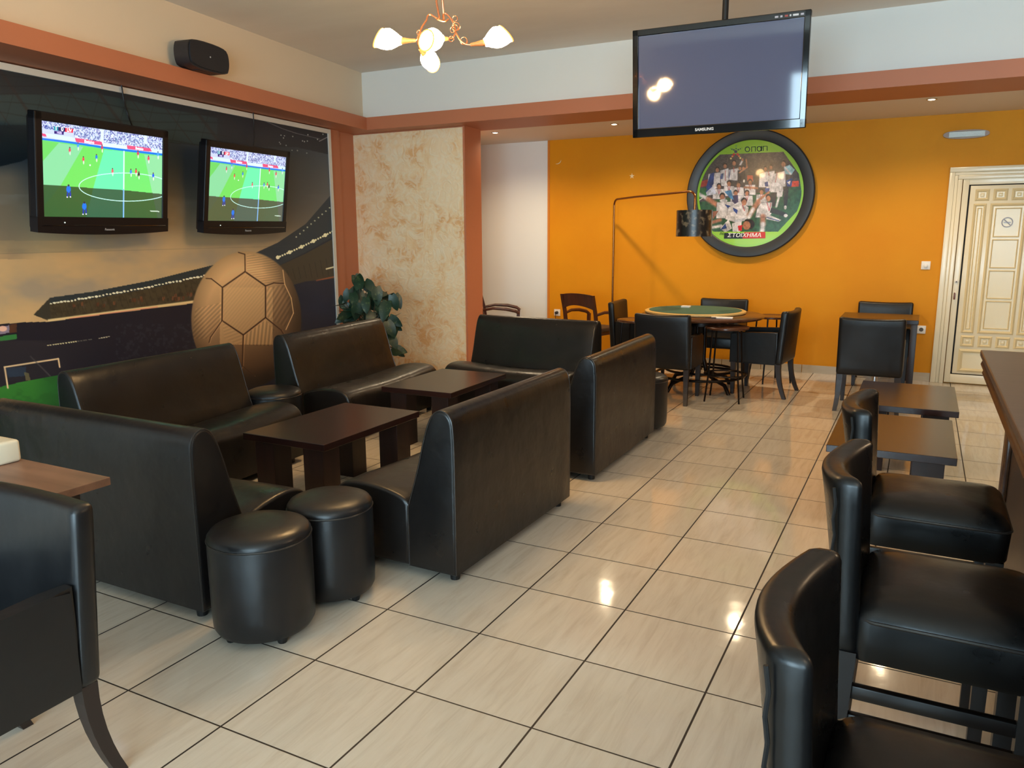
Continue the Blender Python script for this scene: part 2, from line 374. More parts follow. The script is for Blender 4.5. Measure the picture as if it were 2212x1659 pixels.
def floor_material():
    mt = bpy.data.materials.new('polished beige floor tiles'); mt.use_nodes = True; nt = mt.node_tree; N = nt.nodes.new; L = nt.links.new
    b = nt.nodes['Principled BSDF']; tc = N('ShaderNodeTexCoord'); sx = N('ShaderNodeSeparateXYZ'); L(tc.outputs['Object'], sx.inputs[0])
    def math_(op, a, v=None, c=None):
        n = N('ShaderNodeMath'); n.operation = op
        for i, q in enumerate((a, v, c)):
            if q is None: continue
            if isinstance(q, (int, float)): n.inputs[i].default_value = q
            else: L(q, n.inputs[i])
        return n.outputs[0]
    def axis(o, g):
        t = math_('DIVIDE', math_('SUBTRACT', o, g), T); fl = math_('FLOOR', t); fr = math_('SUBTRACT', t, fl)
        d = math_('SUBTRACT', 0.5, math_('ABSOLUTE', math_('SUBTRACT', fr, 0.5)))
        return fl, d
    fx, dx = axis(sx.outputs[0], GX); fy, dy = axis(sx.outputs[1], GY)
    dxs = math_('MULTIPLY', dx, 0.85)
    dist = math_('MINIMUM', dxs, dy)
    gr = N('ShaderNodeMapRange'); gr.inputs[1].default_value = 0.0058; gr.inputs[2].default_value = 0.0076; L(dist, gr.inputs[0])   # 0 in the joint
    cid = N('ShaderNodeCombineXYZ'); L(fx, cid.inputs[0]); L(fy, cid.inputs[1])
    wn = N('ShaderNodeTexWhiteNoise'); wn.noise_dimensions = '3D'; L(cid.outputs[0], wn.inputs['Vector'])
    off = N('ShaderNodeVectorMath'); off.operation = 'SCALE'; off.inputs['Scale'].default_value = 13.0; L(wn.outputs['Color'], off.inputs[0])
    ad = N('ShaderNodeVectorMath'); ad.operation = 'ADD'; L(tc.outputs['Object'], ad.inputs[0]); L(off.outputs[0], ad.inputs[1])
    mp = N('ShaderNodeMapping'); mp.inputs['Rotation'].default_value = (0, 0, 0.09); mp.inputs['Scale'].default_value = (30, 3.0, 1); L(ad.outputs[0], mp.inputs['Vector'])
    n1 = N('ShaderNodeTexNoise'); n1.inputs['Scale'].default_value = 1.0; n1.inputs['Detail'].default_value = 8; n1.inputs['Roughness'].default_value = 0.62; n1.inputs['Distortion'].default_value = 0.7
    L(mp.outputs[0], n1.inputs['Vector'])
    cr_ = N('ShaderNodeValToRGB'); e = cr_.color_ramp.elements
    e[0].position = 0.30; e[0].color = lin((197, 183, 164)); e[1].position = 0.50; e[1].color = lin((208, 196, 178))
    q = e.new(0.72); q.color = lin((214, 203, 186)); L(n1.outputs['Fac'], cr_.inputs[0])
    hs = N('ShaderNodeHueSaturation'); L(cr_.outputs[0], hs.inputs['Color'])
    L(math_('MULTIPLY_ADD', wn.outputs['Value'], 0.07, 0.965), hs.inputs['Value'])
    mx = N('ShaderNodeMix'); mx.data_type = 'RGBA'; mx.inputs[6].default_value = lin((26, 17, 12)); L(hs.outputs[0], mx.inputs[7]); L(gr.outputs[0], mx.inputs[0])
    L(mx.outputs[2], b.inputs['Base Color'])
    rg = N('ShaderNodeMapRange'); rg.inputs[3].default_value = 0.6; rg.inputs[4].default_value = 0.085; L(gr.outputs[0], rg.inputs[0]); L(rg.outputs[0], b.inputs['Roughness'])
    b.inputs['Specular IOR Level'].default_value = 0.62
    n2 = N('ShaderNodeTexNoise'); n2.inputs['Scale'].default_value = 5.0; n2.inputs['Detail'].default_value = 2; L(tc.outputs['Object'], n2.inputs['Vector'])
    n3 = N('ShaderNodeTexNoise'); n3.inputs['Scale'].default_value = 90.0; n3.inputs['Detail'].default_value = 3; L(tc.outputs['Object'], n3.inputs['Vector'])
    b1 = N('ShaderNodeBump'); b1.inputs['Strength'].default_value = 0.10; b1.inputs['Distance'].default_value = 0.01; L(n2.outputs['Fac'], b1.inputs['Height'])
    b2 = N('ShaderNodeBump'); b2.inputs['Strength'].default_value = 0.05; b2.inputs['Distance'].default_value = 0.001; L(n3.outputs['Fac'], b2.inputs['Height']); L(b1.outputs[0], b2.inputs['Normal'])
    b3 = N('ShaderNodeBump'); b3.inputs['Strength'].default_value = 0.6; b3.inputs['Distance'].default_value = 0.002; L(gr.outputs[0], b3.inputs['Height']); L(b2.outputs[0], b3.inputs['Normal'])
    L(b3.outputs[0], b.inputs['Normal'])
    return mt
slab('floor', [(-6.6, YS, 0), (XR, YS, 0), (XR, YB + 0.1, 0), (-6.6, YB + 0.1, 0)], (0, 0, -0.1), floor_material())
slab('ceiling', [(bandx(YW, .12) - .6, YW + .05, ZC), (XR, YW + .05, ZC), (XR, YS, ZC), (bandx(YS, .12) - .6, YS, ZC)], (0, 0, 0.1), M['ceiling'])
# back wall: orange with a cream stretch at its left end
slab('wall_back', [(-4.285, YB, 0), (XR, YB, 0), (XR, YB, ZL + .1), (-4.285, YB, ZL + .1)], (0, 0.1, 0), M['orange'])
slab('trim_1', [(-6.6, YB + .02, 0), (-4.28, YB + .02, 0), (-4.28, YB + .02, ZL + .1), (-6.6, YB + .02, ZL + .1)], (0, 0.08, 0), M['white_wall'])
slab('trim_2', [(-4.305, YB - .006, 0.0), (-4.275, YB - .006, 0.0), (-4.275, YB - .006, ZL), (-4.305, YB - .006, ZL)], (0, 0.03, 0), mat('darker orange edge', (205, 124, 34), .5))
slab('wall_right', [(XR, YS, 0), (XR, YB, 0), (XR, YB, ZC), (XR, YS, ZC)], (0.1, 0, 0), M['bar_wall'])
# upper walls of the raised ceiling and the soffit behind the band
slab('wall_upper_back', [(bandx(YW, .12), YW, ZL + .1), (XR, YW, ZL + .1), (XR, YW, ZC), (bandx(YW, .12), YW, ZC)], (0, 0.1, 0), M['white_wall'])
slab('wall_upper_left', [(bandx(YS, .12), YS, ZL + .1), (bandx(YW, .12), YW, ZL + .1), (bandx(YW, .12), YW, ZC), (bandx(YS, .12), YS, ZC)], (-0.1, 0, 0), M['warm_lit_wall'])
slab('trim_3', [(bandx(YF), YF, ZL), (XR, YF, ZL), (XR, 8.03, ZL), (-6.3, 8.03, ZL), (-6.3, YF, ZL)], (0, 0, 0.133), M['terracotta'])
slab('trim_4', [(bandx(YS), YS, ZL), (bandx(YF), YF, ZL), (murx(YF) - .35, YF, ZL), (murx(YS) - .35, YS, ZL)], (0, 0, 0.133), M['terracotta'])
slab('trim_5', [(-6.6, 8.03, ZL), (XR, 8.03, ZL), (XR, YB + .1, ZL), (-6.6, YB + .1, ZL)], (0, 0, 0.1), M['soffit'])
# left wall
slab('wall_left', [(murx(YS) - .03, YS, 0), (murx(7.05) - .03, 7.05, 0), (murx(7.05) - .03, 7.05, ZL + .1), (murx(YS) - .03, YS, ZL + .1)], (-0.1, 0, 0), M['white_wall'])
slab('trim_8', [(murx(7.05) - .03, 7.05, 0), (murx(7.6) - .03, 7.6, 0), (murx(7.6) - .03, 7.6, ZL + .1), (murx(7.05) - .03, 7.05, ZL + .1)], (-0.1, 0, 0), M['terracotta'])
slab('trim_6', [(murx(7.06) + .0, 7.06, 0), (murx(7.24) + .0, 7.24, 0), (murx(7.24) + .0, 7.24, ZL), (murx(7.06), 7.06, ZL)], (-0.04, 0, 0), M['terracotta'])
slab('wall_far_left', [(-6.5, 7.9, 0), (-6.5, YB, 0), (-6.5, YB, ZL), (-6.5, 7.9, ZL)], (-0.1, 0, 0), M['white_wall'])
# column with a stucco face
slab('wall_column', [(-6.55, 7.58, 0), (-4.513, 7.58, 0), (-4.513, 7.93, 0), (-6.55, 7.93, 0)], (0, 0, ZL), M['terracotta'])
def stucco_material():
    mt = bpy.data.materials.new('cream and peach stucco'); mt.use_nodes = True; nt = mt.node_tree; N = nt.nodes.new; L = nt.links.new; b = nt.nodes['Principled BSDF']
    tc = N('ShaderNodeTexCoord')
    n1 = N('ShaderNodeTexNoise'); n1.inputs['Scale'].default_value = 3.0; n1.inputs['Detail'].default_value = 5; n1.inputs['Distortion'].default_value = 1.0; L(tc.outputs['Object'], n1.inputs['Vector'])
    c1 = N('ShaderNodeValToRGB'); e = c1.color_ramp.elements; e[0].position = .40; e[0].color = lin((250, 224, 184)); e[1].position = .62; e[1].color = lin((238, 186, 128)); q = e.new(.52); q.color = lin((247, 214, 166)); L(n1.outputs['Fac'], c1.inputs[0])
    n2 = N('ShaderNodeTexNoise'); n2.inputs['Scale'].default_value = 8; n2.inputs['Detail'].default_value = 6; n2.inputs['Distortion'].default_value = 3.0; L(tc.outputs['Object'], n2.inputs['Vector'])
    c2 = N('ShaderNodeValToRGB'); e = c2.color_ramp.elements; e[0].position = .44; e[0].color = (0, 0, 0, 1); e[1].position = .60; e[1].color = (1, 1, 1, 1); L(n2.outputs['Fac'], c2.inputs[0])
    mx = N('ShaderNodeMix'); mx.data_type = 'RGBA'; L(c1.outputs[0], mx.inputs[6]); mx.inputs[7].default_value = lin((250, 234, 204))
    mu = N('ShaderNodeMath'); mu.operation = 'MULTIPLY'; mu.inputs[1].default_value = 0.6; L(c2.outputs[0], mu.inputs[0]); L(mu.outputs[0], mx.inputs[0]); L(mx.outputs[2], b.inputs['Base Color'])
    bp = N('ShaderNodeBump'); bp.inputs['Strength'].default_value = 0.8; bp.inputs['Distance'].default_value = 0.012; L(n2.outputs['Fac'], bp.inputs['Height']); L(bp.outputs[0], b.inputs['Normal'])
    b.inputs['Roughness'].default_value = 0.5
    return mt
slab('trim_7', [(-6.45, 7.57, 0.0), (-4.535, 7.57, 0.0), (-4.535, 7.57, ZL - .012), (-6.45, 7.57, ZL - .012)], (0, 0.03, 0), stucco_material())
# baseboard along the orange wall: 12 cm high tile strips
bm = bmesh.new(); x = -4.27
while x < 0.16:
    x1 = min(x + .447, 0.165); box(bm, x, x1 - .004, YB - .012, YB + .01, 0, .088); x += .45
struct(obj('baseboard_back', bm, M['base_tile'], smooth=False))
# street wall behind the camera with its big windows
bm = bmesh.new(); wins = [(-4.7, -2.4), (-1.86, .3), (.8, 3.1)]; wtop = [1.55, 2.75, 2.75]
xs = [-5.5] + [q for w in wins for q in w] + [XR]
for i in range(0, len(xs), 2): box(bm, xs[i], xs[i + 1], YS - .2, YS, 0, ZC)
for (a, b_), z1 in zip(wins, wtop): box(bm, a, b_, YS - .2, YS, 0, .5); box(bm, a, b_, YS - .2, YS, z1, ZC)
struct(obj('wall_front', bm, M['front_wall'], smooth=False))
for i, (a, b_) in enumerate(wins):
    bm = bmesh.new()
    for q in (a, (a + b_) / 2, b_ - .06): box(bm, q, q + .06, YS - .12, YS - .06, .5, wtop[i])
    box(bm, a, b_, YS - .12, YS - .06, .5, .56); box(bm, a, b_, YS - .12, YS - .06, wtop[i] - .06, wtop[i])
    w = struct(obj('window_%d' % (i + 1), bm, M['window_frame'], smooth=False))

# ================================================================== MURAL
mur_mat = print_mat('printed football mural', 0.45, gain=1.65)
my0, my1, mz0, mz1 = 0.9, 7.0, 0.02, 2.655
nu, nv = 1250, 620
yy = my0 + (my1 - my0) * (np.linspace(0, 1, nu) ** 0.8); zz = np.linspace(mz1, mz0, nv)
YY, ZZ = np.meshgrid(yy, zz); YY = YY.ravel(); ZZ = ZZ.ravel(); XX = murx(YY) + 0.012
px, py = to_px(XX, YY, ZZ)
cv = Canvas(px, py, (170, 138, 98))
n_big = fbm(px / 130.0, py / 70.0, 4, 3); n_mid = fbm(px / 40.0, py / 26.0, 4, 9); n_hi = fbm(px / 6.0, py / 6.0, 3, 21)
g = np.clip((py - 330) / 210.0, 0, 1)
sky = (1 - g)[:, None] * np.array((42, 54, 66)) + g[:, None] * np.array((172, 146, 108))
cv.c = sky.copy()
side = np.clip((80 - px) / 60, 0, 1) * np.clip((py - 345) / 40, 0, 1) * (py < 560)
cv.put(side * .75, (132, 112, 90))
cv.put(np.clip((n_big - .48) * 3.2, 0, .7) * (py > 420), (132, 124, 112))
cv.put(np.clip((.47 - n_big) * 3, 0, .5) * (py > 520), (196, 158, 108))
gr_ = np.clip((px - 600) / 110, 0, 1) * np.clip((640 - py) / 120, 0, 1); cv.put(gr_ * .5, (86, 92, 100))
# dark roof with a teal net of beams
roof = [(-900, -400), (760, -400), (760, 345), (640, 318), (440, 316), (360, 308), (240, 330), (60, 342), (48, 348), (0, 360), (-900, 520)]
cv.poly(roof, (32, 42, 50)); inroof = cv.poly([(-900, 150), (-60, 208), (0, 205), (200, 200), (360, 235), (470, 255), (470, 316), (360, 306), (240, 320), (0, 335), (-900, 480)], (44, 72, 74), .55)
inr = cv.poly(roof, (0, 0, 0), 0.0)
for k in range(16):
    x0 = -200 + k * 62; a = Canvas(px, py); 
    msk = inr & (px < 560)
    for (p, q, w, cc, al) in (((x0, 120 + k * 4), (x0 + 150, 350), 6 if k % 3 == 0 else 2.2, (44, 38, 42), .7), ((x0 + 120, 150), (x0 + 60, 360), 1.6, (26, 34, 40), .6)):
        dx, dy = q[0] - p[0], q[1] - p[1]; L2 = dx * dx + dy * dy; t = np.clip(((px - p[0]) * dx + (py - p[1]) * dy) / L2, 0, 1)
        d = np.hypot(px - p[0] - t * dx, py - p[1] - t * dy); cv.put(np.clip((w * .75 - d) / (w * .5), 0, 1) * msk * al, cc)
for k in range(9):
    yl = 150 + k * 24
    d = np.abs(py - (yl + (px - 200) * .10 + 8 * np.sin(px / 70 + k))); cv.put(np.clip((1.8 - d), 0, 1) * inr * (px < 500) * .55, (24, 32, 38))
cv.put((px > 380) * (px < 760) * inr * np.clip((px - 430) / 120, 0, 1) * .8, (34, 38, 50))
cv.put(inr * (px < 60) * (py > 270) * .8, (24, 34, 40))
for _ in range(16):
    cv.ell(600 + random.random() * 100, 288 + random.random() * 45, 1.3, 1.3, (150, 160, 160))
cv.line([(565, 258), (610, 278), (640, 288), (690, 300)], 1.3, (96, 98, 104)); cv.line([(690, 305), (708, 296)], 2, (120, 120, 124))
cv.put(np.clip(1 - np.hypot((px - 610) / 120, (py - 420) / 150), 0, 1) * .7, (44, 48, 58))
# stand on the left of the ball
stand = [(72, 680), (108, 643), (200, 630), (330, 605), (430, 580), (470, 570), (470, 640), (420, 651), (250, 673), (105, 693)]
cv.poly(stand, (72, 64, 46)); cv.put(cv.poly(stand, (0, 0, 0), 0) * np.clip((n_hi - .5) * 3, 0, .5), (52, 44, 34))
cv.poly([(108, 643), (200, 630), (330, 605), (430, 580), (470, 570), (470, 590), (330, 622), (200, 646), (100, 655)], (42, 54, 60))
cv.poly([(72, 680), (108, 643), (108, 690)], (58, 56, 48))
for k in range(46):
    t = k / 45; x = 110 + t * 340; y = 656 - t * 52 - 10 * t * t + random.uniform(-1, 1); cv.ell(x, y, 2.2 + random.random() * 2, 1.4 + random.random(), (226, 220, 190))
for k in range(40):
    x = 150 + random.random() * 290; y = 672 - (x - 100) * .10 - random.random() * 12
    cv.poly([(x, y), (x + 5, y - 1), (x + 5, y + 7), (x, y + 8)], random.choice([(96, 56, 36), (52, 44, 34), (84, 72, 60), (120, 72, 48)]), .8)
for k in range(26): x = 112 + k * 13; cv.line([(x, 655 - (x - 110) * .155), (x + 10, 682 - (x - 110) * .13)], 1.0, (46, 40, 32), .7)
cv.line([(105, 692), (250, 673), (420, 651), (470, 642)], 4.5, (206, 180, 130)); cv.line([(150, 688), (250, 675), (340, 663)], 2, (198, 128, 100))
# dark ground under the stand
cv.poly([(-900, 760), (0, 700), (30, 698), (56, 696), (105, 695), (250, 676), (420, 655), (470, 646), (640, 720), (640, 1000), (-900, 1500)], (28, 29, 44))
cv.poly([(-900, 800), (0, 706), (36, 700), (36, 716), (0, 722), (-900, 900)], (124, 112, 130)); cv.ell(6, 710, 9, 6, (214, 168, 150)); cv.poly([(20, 702), (36, 698), (36, 718), (20, 720)], (84, 52, 38))
cv.poly([(-400, 780), (0, 727), (36, 722), (36, 733), (0, 737), (-400, 800)], (48, 118, 60))
cv.put((py > 735) * (py < 845) * np.clip((250 - px) / 160, 0, 1) * .35, (64, 58, 58))
for k in range(18): x = 104 + k * 5.5 + random.uniform(-1, 1); cv.ell(x, 746 - (x - 104) * .14, 2.2, 1.2, (214, 206, 160), al=.9 if k < 12 else .3)
for k in range(5): cv.ell(215 + k * 5, 731 - k, 2.3, 1.1, (196, 190, 160), al=.8)
cv.put((py > 700) * (px > 250) * (px < 430) * np.clip((n_hi - .55) * 4, 0, .4), (60, 62, 72))
# field and goal
field = [(-900, 1300), (-900, 930), (0, 836), (60, 822), (112, 813), (150, 806), (300, 800), (420, 830), (420, 1500)]
cv.poly(field, (52, 122, 48)); inf = cv.poly(field, (0, 0, 0), 0)
cv.put(inf * np.clip((px - 70) / 80, 0, 1) * .7, (20, 78, 44)); cv.put(inf * np.clip((n_mid - .5) * 4, 0, .4), (36, 92, 40)); cv.put(inf * np.clip((py - 862 - n_mid * 14) / 16, 0, 1) * .6, (14, 66, 42))
cv.poly([(14, 795), (56, 792), (56, 812), (18, 815)], (44, 62, 84), .8); cv.poly([(52, 804), (62, 806), (66, 822), (56, 822)], (110, 104, 70), .7)
cv.line([(17, 838), (10, 793), (126, 775), (129, 793)], 3.2, (212, 182, 140)); cv.line([(66, 770), (108, 812)], 3, (86, 84, 84), .6)
# right of the ball: dark stand
cv.poly([(548, 548), (600, 524), (660, 484), (712, 424), (740, 400), (740, 1200), (560, 1200)], (26, 32, 56))
cv.poly([(548, 548), (600, 524), (660, 484), (712, 424), (740, 400), (740, 500), (660, 545), (600, 575), (570, 580)], (42, 54, 66))
cv.poly([(590, 580), (660, 548), (740, 505), (740, 600), (660, 608), (610, 622)], (66, 58, 46))
for k in range(24):
    t = k / 23; cv.ell(600 + t * 118, 556 - t * 50 - 6 * t * t, 2.0 + (k % 5 == 0) * 2, 2.0 + (k % 5 == 0) * 2, (236, 232, 190))
for k in range(10): cv.ell(640 + k * 8, 512 - k * 7, 1.8, 1.5, (190, 196, 170), al=.8)
for k in range(9): x = 620 + k * 12; cv.line([(x, 590 - (x - 600) * .3), (x + 6, 606 - (x - 600) * .1)], 1.2, (42, 36, 32), .8)
cv.line([(684, 606), (722, 598)], 3, (170, 90, 60), .7); cv.line([(705, 581), (720, 577)], 3, (220, 214, 180), .9)
cv.put((px > 600) * (py > 605) * np.clip(1 - np.hypot((px - 700) / 70, (py - 660) / 70), 0, 1) * .7, (22, 40, 74))
# the ball
bx, by, brx, bry = 532, 690, 119, 147
u = (px - bx) / brx; v = (py - by) / bry; rr_ = np.sqrt(u * u + v * v); inb = np.clip((1.012 - rr_) / .024, 0, 1)
sh = np.clip(0.5 - 0.52 * v - 0.10 * u, 0, 1); shr = sh * np.clip(1.25 - np.clip(u, 0, 1) * .9, 0, 1)
bc = (1 - shr)[:, None] * np.array((58, 40, 30)) + shr[:, None] * np.array((205, 168, 120))
bc = np.where((np.abs(u) < .48)[:, None] & (np.abs(v + .05) < .42)[:, None], bc * .6 + np.array((184, 152, 108)) * .4, bc)
bc *= np.clip(1.12 - np.clip(rr_ - .75, 0, 1) * 1.2, 0, 1.2)[:, None]
cv.put(inb, bc)
def c4(x, y): return (380 + x * .16275, 520 + y * .16275)
def stripes(P, ang, per, amt):
    P = [c4(*p) for p in P]; t = Canvas(px, py); ins = t.poly(P, (0, 0, 0)); a = math.radians(ang)
    s_ = np.sin((px * math.cos(a) + py * math.sin(a)) * 2 * PI / per); cv.c *= (1 + ins * (inb > .5) * s_ * amt)[:, None]
stripes([(940, 170), (1300, 240), (1430, 560), (1200, 590), (940, 400)], 82, 5.2, .09)
stripes([(1200, 620), (1430, 590), (1540, 800), (1460, 1150), (1200, 1010)], 32, 8, .10)
stripes([(900, 1260), (1190, 1050), (1300, 1180), (1250, 1400), (900, 1380)], 6, 8, .12)
stripes([(260, 900), (600, 820), (600, 1060), (420, 1300), (210, 1300)], 45, 7, .11)
stripes([(620, 640), (918, 430), (1180, 610), (1180, 1010), (895, 1230), (620, 1050)], 40, 6, .025)
stripes([(620, 1080), (880, 1260), (870, 1400), (640, 1300)], 70, 7, .05)
for Ls, w in (([(918, 410), (1190, 600), (1190, 1020), (895, 1250), (612, 1060), (618, 620), (918, 410)], 3.0), ([(918, 410), (915, 180), (830, 155)], 2.2), ([(1190, 600), (1300, 560), (1430, 568)], 2.6),
              ([(1190, 1020), (1400, 1190), (1480, 1320)], 2.6), ([(895, 1250), (882, 1660), (800, 1800)], 2.8), ([(882, 1660), (1040, 1790)], 2.2), ([(612, 1060), (460, 1280), (440, 1350)], 2.0), ([(618, 620), (470, 505), (400, 500)], 2.2)):
    q = [c4(*p) for p in Ls]; cv.line([(a_ + 1.6, b_ + 1.2) for a_, b_ in q], w, (196, 156, 112), .45); cv.line(q, w, (62, 36, 26), .9)
cv.line([c4(*p) for p in [(1420, 390), (1445, 580), (1530, 760), (1560, 960), (1460, 1180)]], 1.8, (222, 184, 132), .8)
cv.put(inb * np.clip((py - 790) / 50, 0, 1) * .75, (32, 28, 30))
lum = cv.c.mean(1); cv.c *= (0.70 + 0.30 * np.clip(lum / 115, 0, 1))[:, None]
# horizontal seam between the printed sheets
cv.put(np.clip(1 - np.abs(ZZ - 1.45) / .004, 0, 1) * .25, (60, 60, 60))
mural = thing('wall_mural', 'printed football mural of stadium, goal and huge ball covering the left wall', 'mural', (0, 0, 0))
grid_mesh('print', np.stack([XX, YY, ZZ], 1), nu, nv, srgb2lin(cv.c), mur_mat, mural)
def along(y0, y1, z0, z1, d, name, mt, parent, off=0.0):
    bm = bmesh.new(); p = [(murx(y0) + off, y0, z0), (murx(y1) + off, y1, z0), (murx(y1) + off, y1, z1), (murx(y0) + off, y0, z1)]
    a = [bm.verts.new(q) for q in p]; b = [bm.verts.new((q[0] + d, q[1], q[2])) for q in p]
    bm.faces.new(a); bm.faces.new(b[::-1])
    for i in range(4): bm.faces.new((a[i], b[i], b[(i + 1) % 4], a[(i + 1) % 4]))
    return obj(name, bm, mt, parent, smooth=False)
along(my0, 7.045, 2.655, 2.70, .028, 'frame_strip', M['white_trim'], mural)
along(7.0, 7.045, 0.01, 2.655, .028, 'frame_strip', M['white_trim'], mural)
along(my0, 7.0, mz0 - .01, mz1, .009, 'backing_board', M['white_trim'], mural, 0.0)

# ================================================================== TELEVISIONS WITH THE MATCH
CR = 400 / 2212
corn = [(490, 333), (1937, 541), (1930, 1500), (520, 1478)]
HM = homography([(0, 0), (1, 0), (1, 1), (0, 1)], corn)
def match_picture(nu, nv, warm):
    u, v = np.meshgrid(np.linspace(0, 1, nu), np.linspace(0, 1, nv)); u = u.ravel(); v = v.ravel()
    w = HM[2, 0] * u + HM[2, 1] * v + 1; x = (HM[0, 0] * u + HM[0, 1] * v + HM[0, 2]) / w; y = (HM[1, 0] * u + HM[1, 1] * v + HM[1, 2]) / w
    c = Canvas(x, y, (96, 206, 110))
    for P, col in (([(400, 560), (700, 600), (515, 810), (400, 820)], (100, 200, 96)), ([(700, 600), (990, 645), (720, 1110), (400, 1100), (515, 810)], (126, 204, 150)),
                   ([(990, 645), (1240, 680), (1060, 1500), (400, 1500), (720, 1110)], (104, 208, 92)), ([(1240, 680), (1480, 700), (1470, 1500), (1020, 1500), (1110, 1140)], (98, 226, 164)),
                   ([(1480, 700), (1720, 740), (1900, 1500), (1470, 1500)], (104, 212, 104)), ([(1720, 740), (1960, 760), (1960, 1500), (1880, 1500)], (134, 206, 150))): c.poly(P, col)
    dark = c.poly([(400, 1090), (720, 1110), (1100, 1140), (1480, 1165), (1960, 1215), (1960, 1600), (400, 1600)], (0, 0, 0), 0)
    f = np.where(dark, .30, 1.0)[:, None]; c.c = c.c * f + np.where(dark, 1, 0)[:, None] * np.array((18, 26, 18) if not warm else (40, 24, 30)); c.c *= np.array((1, 1, 1))
    # crowd and boards
    c.poly([(400, 300), (1960, 500), (1960, 750), (1480, 690), (1240, 650), (900, 600), (400, 540)], (188, 200, 236))
    hn = vnoise(x / 11.0, y / 13.0, 5); hn2 = vnoise(x / 8.0, y / 9.0, 17)
    crowd = (y < 470 + (x - 500) * .165) & (x > 880) | (y < 420 + (x - 500) * .13)
    c.put(crowd * (hn > .5) * .8, (86, 84, 150)); c.put(crowd * (hn2 > .66) * .8, (226, 236, 255)); c.put(crowd * (hn2 < .25) * .7, (70, 110, 150))
    for xa in (1225, 1745): c.poly([(xa - 22, 420), (xa + 14, 425), (xa + 6, 620), (xa - 30, 600)], (206, 228, 255))
    c.poly([(500, 480), (900, 540), (900, 590), (500, 520)], (200, 222, 250)); c.poly([(1220, 600), (1510, 630), (1510, 680), (1220, 650)], (206, 230, 250)); c.poly([(1800, 665), (1960, 690), (1960, 735), (1800, 710)], (200, 226, 250))
    c.poly([(890, 540), (1210, 585), (1225, 630), (905, 590)], (214, 76, 118)); c.poly([(1510, 628), (1790, 660), (1815, 705), (1520, 672)], (214, 76, 118)); c.poly([(490, 480), (545, 495), (555, 528), (490, 515)], (214, 76, 118))
    c.line([(400, 540), (510, 553), (900, 603), (1240, 655), (1480, 685), (1960, 742)], 24, (10, 112, 220), soft=.1)
    c.line([(1478, 700), (1472, 1500)], 13, (220, 240, 255), soft=.3); c.line([(1472, 1160), (1470, 1500)], 15, (60, 140, 240), soft=.3, al=.6)
    e = []
    for k in range(90):
        t = k / 89 * 2 * PI; e.append((1500 + 560 * math.cos(t), 1128 + 168 * math.sin(t) + 0.02 * 560 * math.cos(t)))
    c.line(e, 8, (200, 250, 240), soft=.4)
    for (a, b_, col) in ((830, 695, (214, 70, 90)), (928, 640, (60, 150, 220)), (992, 805, (224, 70, 80)), (1148, 778, (30, 120, 220)), (1215, 665, (190, 60, 90)), (1340, 945, (220, 90, 100)), (1560, 955, (60, 130, 220)), (1622, 950, (226, 80, 80)), (1655, 985, (60, 50, 50)), (1645, 735, (200, 60, 90)), (1772, 795, (220, 70, 90)), (1828, 1000, (30, 90, 220)), (1885, 745, (60, 150, 230))):
        c.ell(a, b_ - 8, 13, 26, col); c.ell(a + 3, b_ + 28, 8, 24, (226, 220, 220), al=.8); c.ell(a, b_ - 38, 7, 9, (90, 60, 60))
    for (a, b_) in ((815, 1165), (1003, 1370)):
        c.ell(a, b_ - 12, 27, 44, (20, 110, 214)); c.ell(a, b_ - 58, 11, 13, (50, 40, 60)); c.ell(a - 12, b_ + 52, 9, 36, (30, 50, 160)); c.ell(a + 20, b_ + 48, 9, 36, (30, 50, 160)); c.ell(a - 16, b_ + 82, 9, 7, (240, 240, 255)); c.ell(a + 22, b_ + 80, 9, 7, (240, 240, 255))
    c.ell(1072, 866, 9, 9, (250, 250, 255))
    c.poly([(640, 400), (775, 418), (775, 470), (640, 452)], (20, 28, 90)); c.poly([(640, 400), (690, 407), (690, 458), (640, 452)], (30, 140, 160)); c.poly([(775, 418), (870, 432), (870, 480), (775, 468)], (224, 30, 60)); c.poly([(645, 454), (760, 468), (760, 502), (645, 490)], (44, 30, 110))
    c.poly([(1790, 1408), (1902, 1416), (1902, 1428), (1790, 1420)], (190, 210, 190))
    return srgb2lin(c.c)
def crop_uv(x, y):
    G = np.linalg.inv(HM); q = G @ np.array([x, y, 1.0]); return q[0] / q[2], q[1] / q[2]

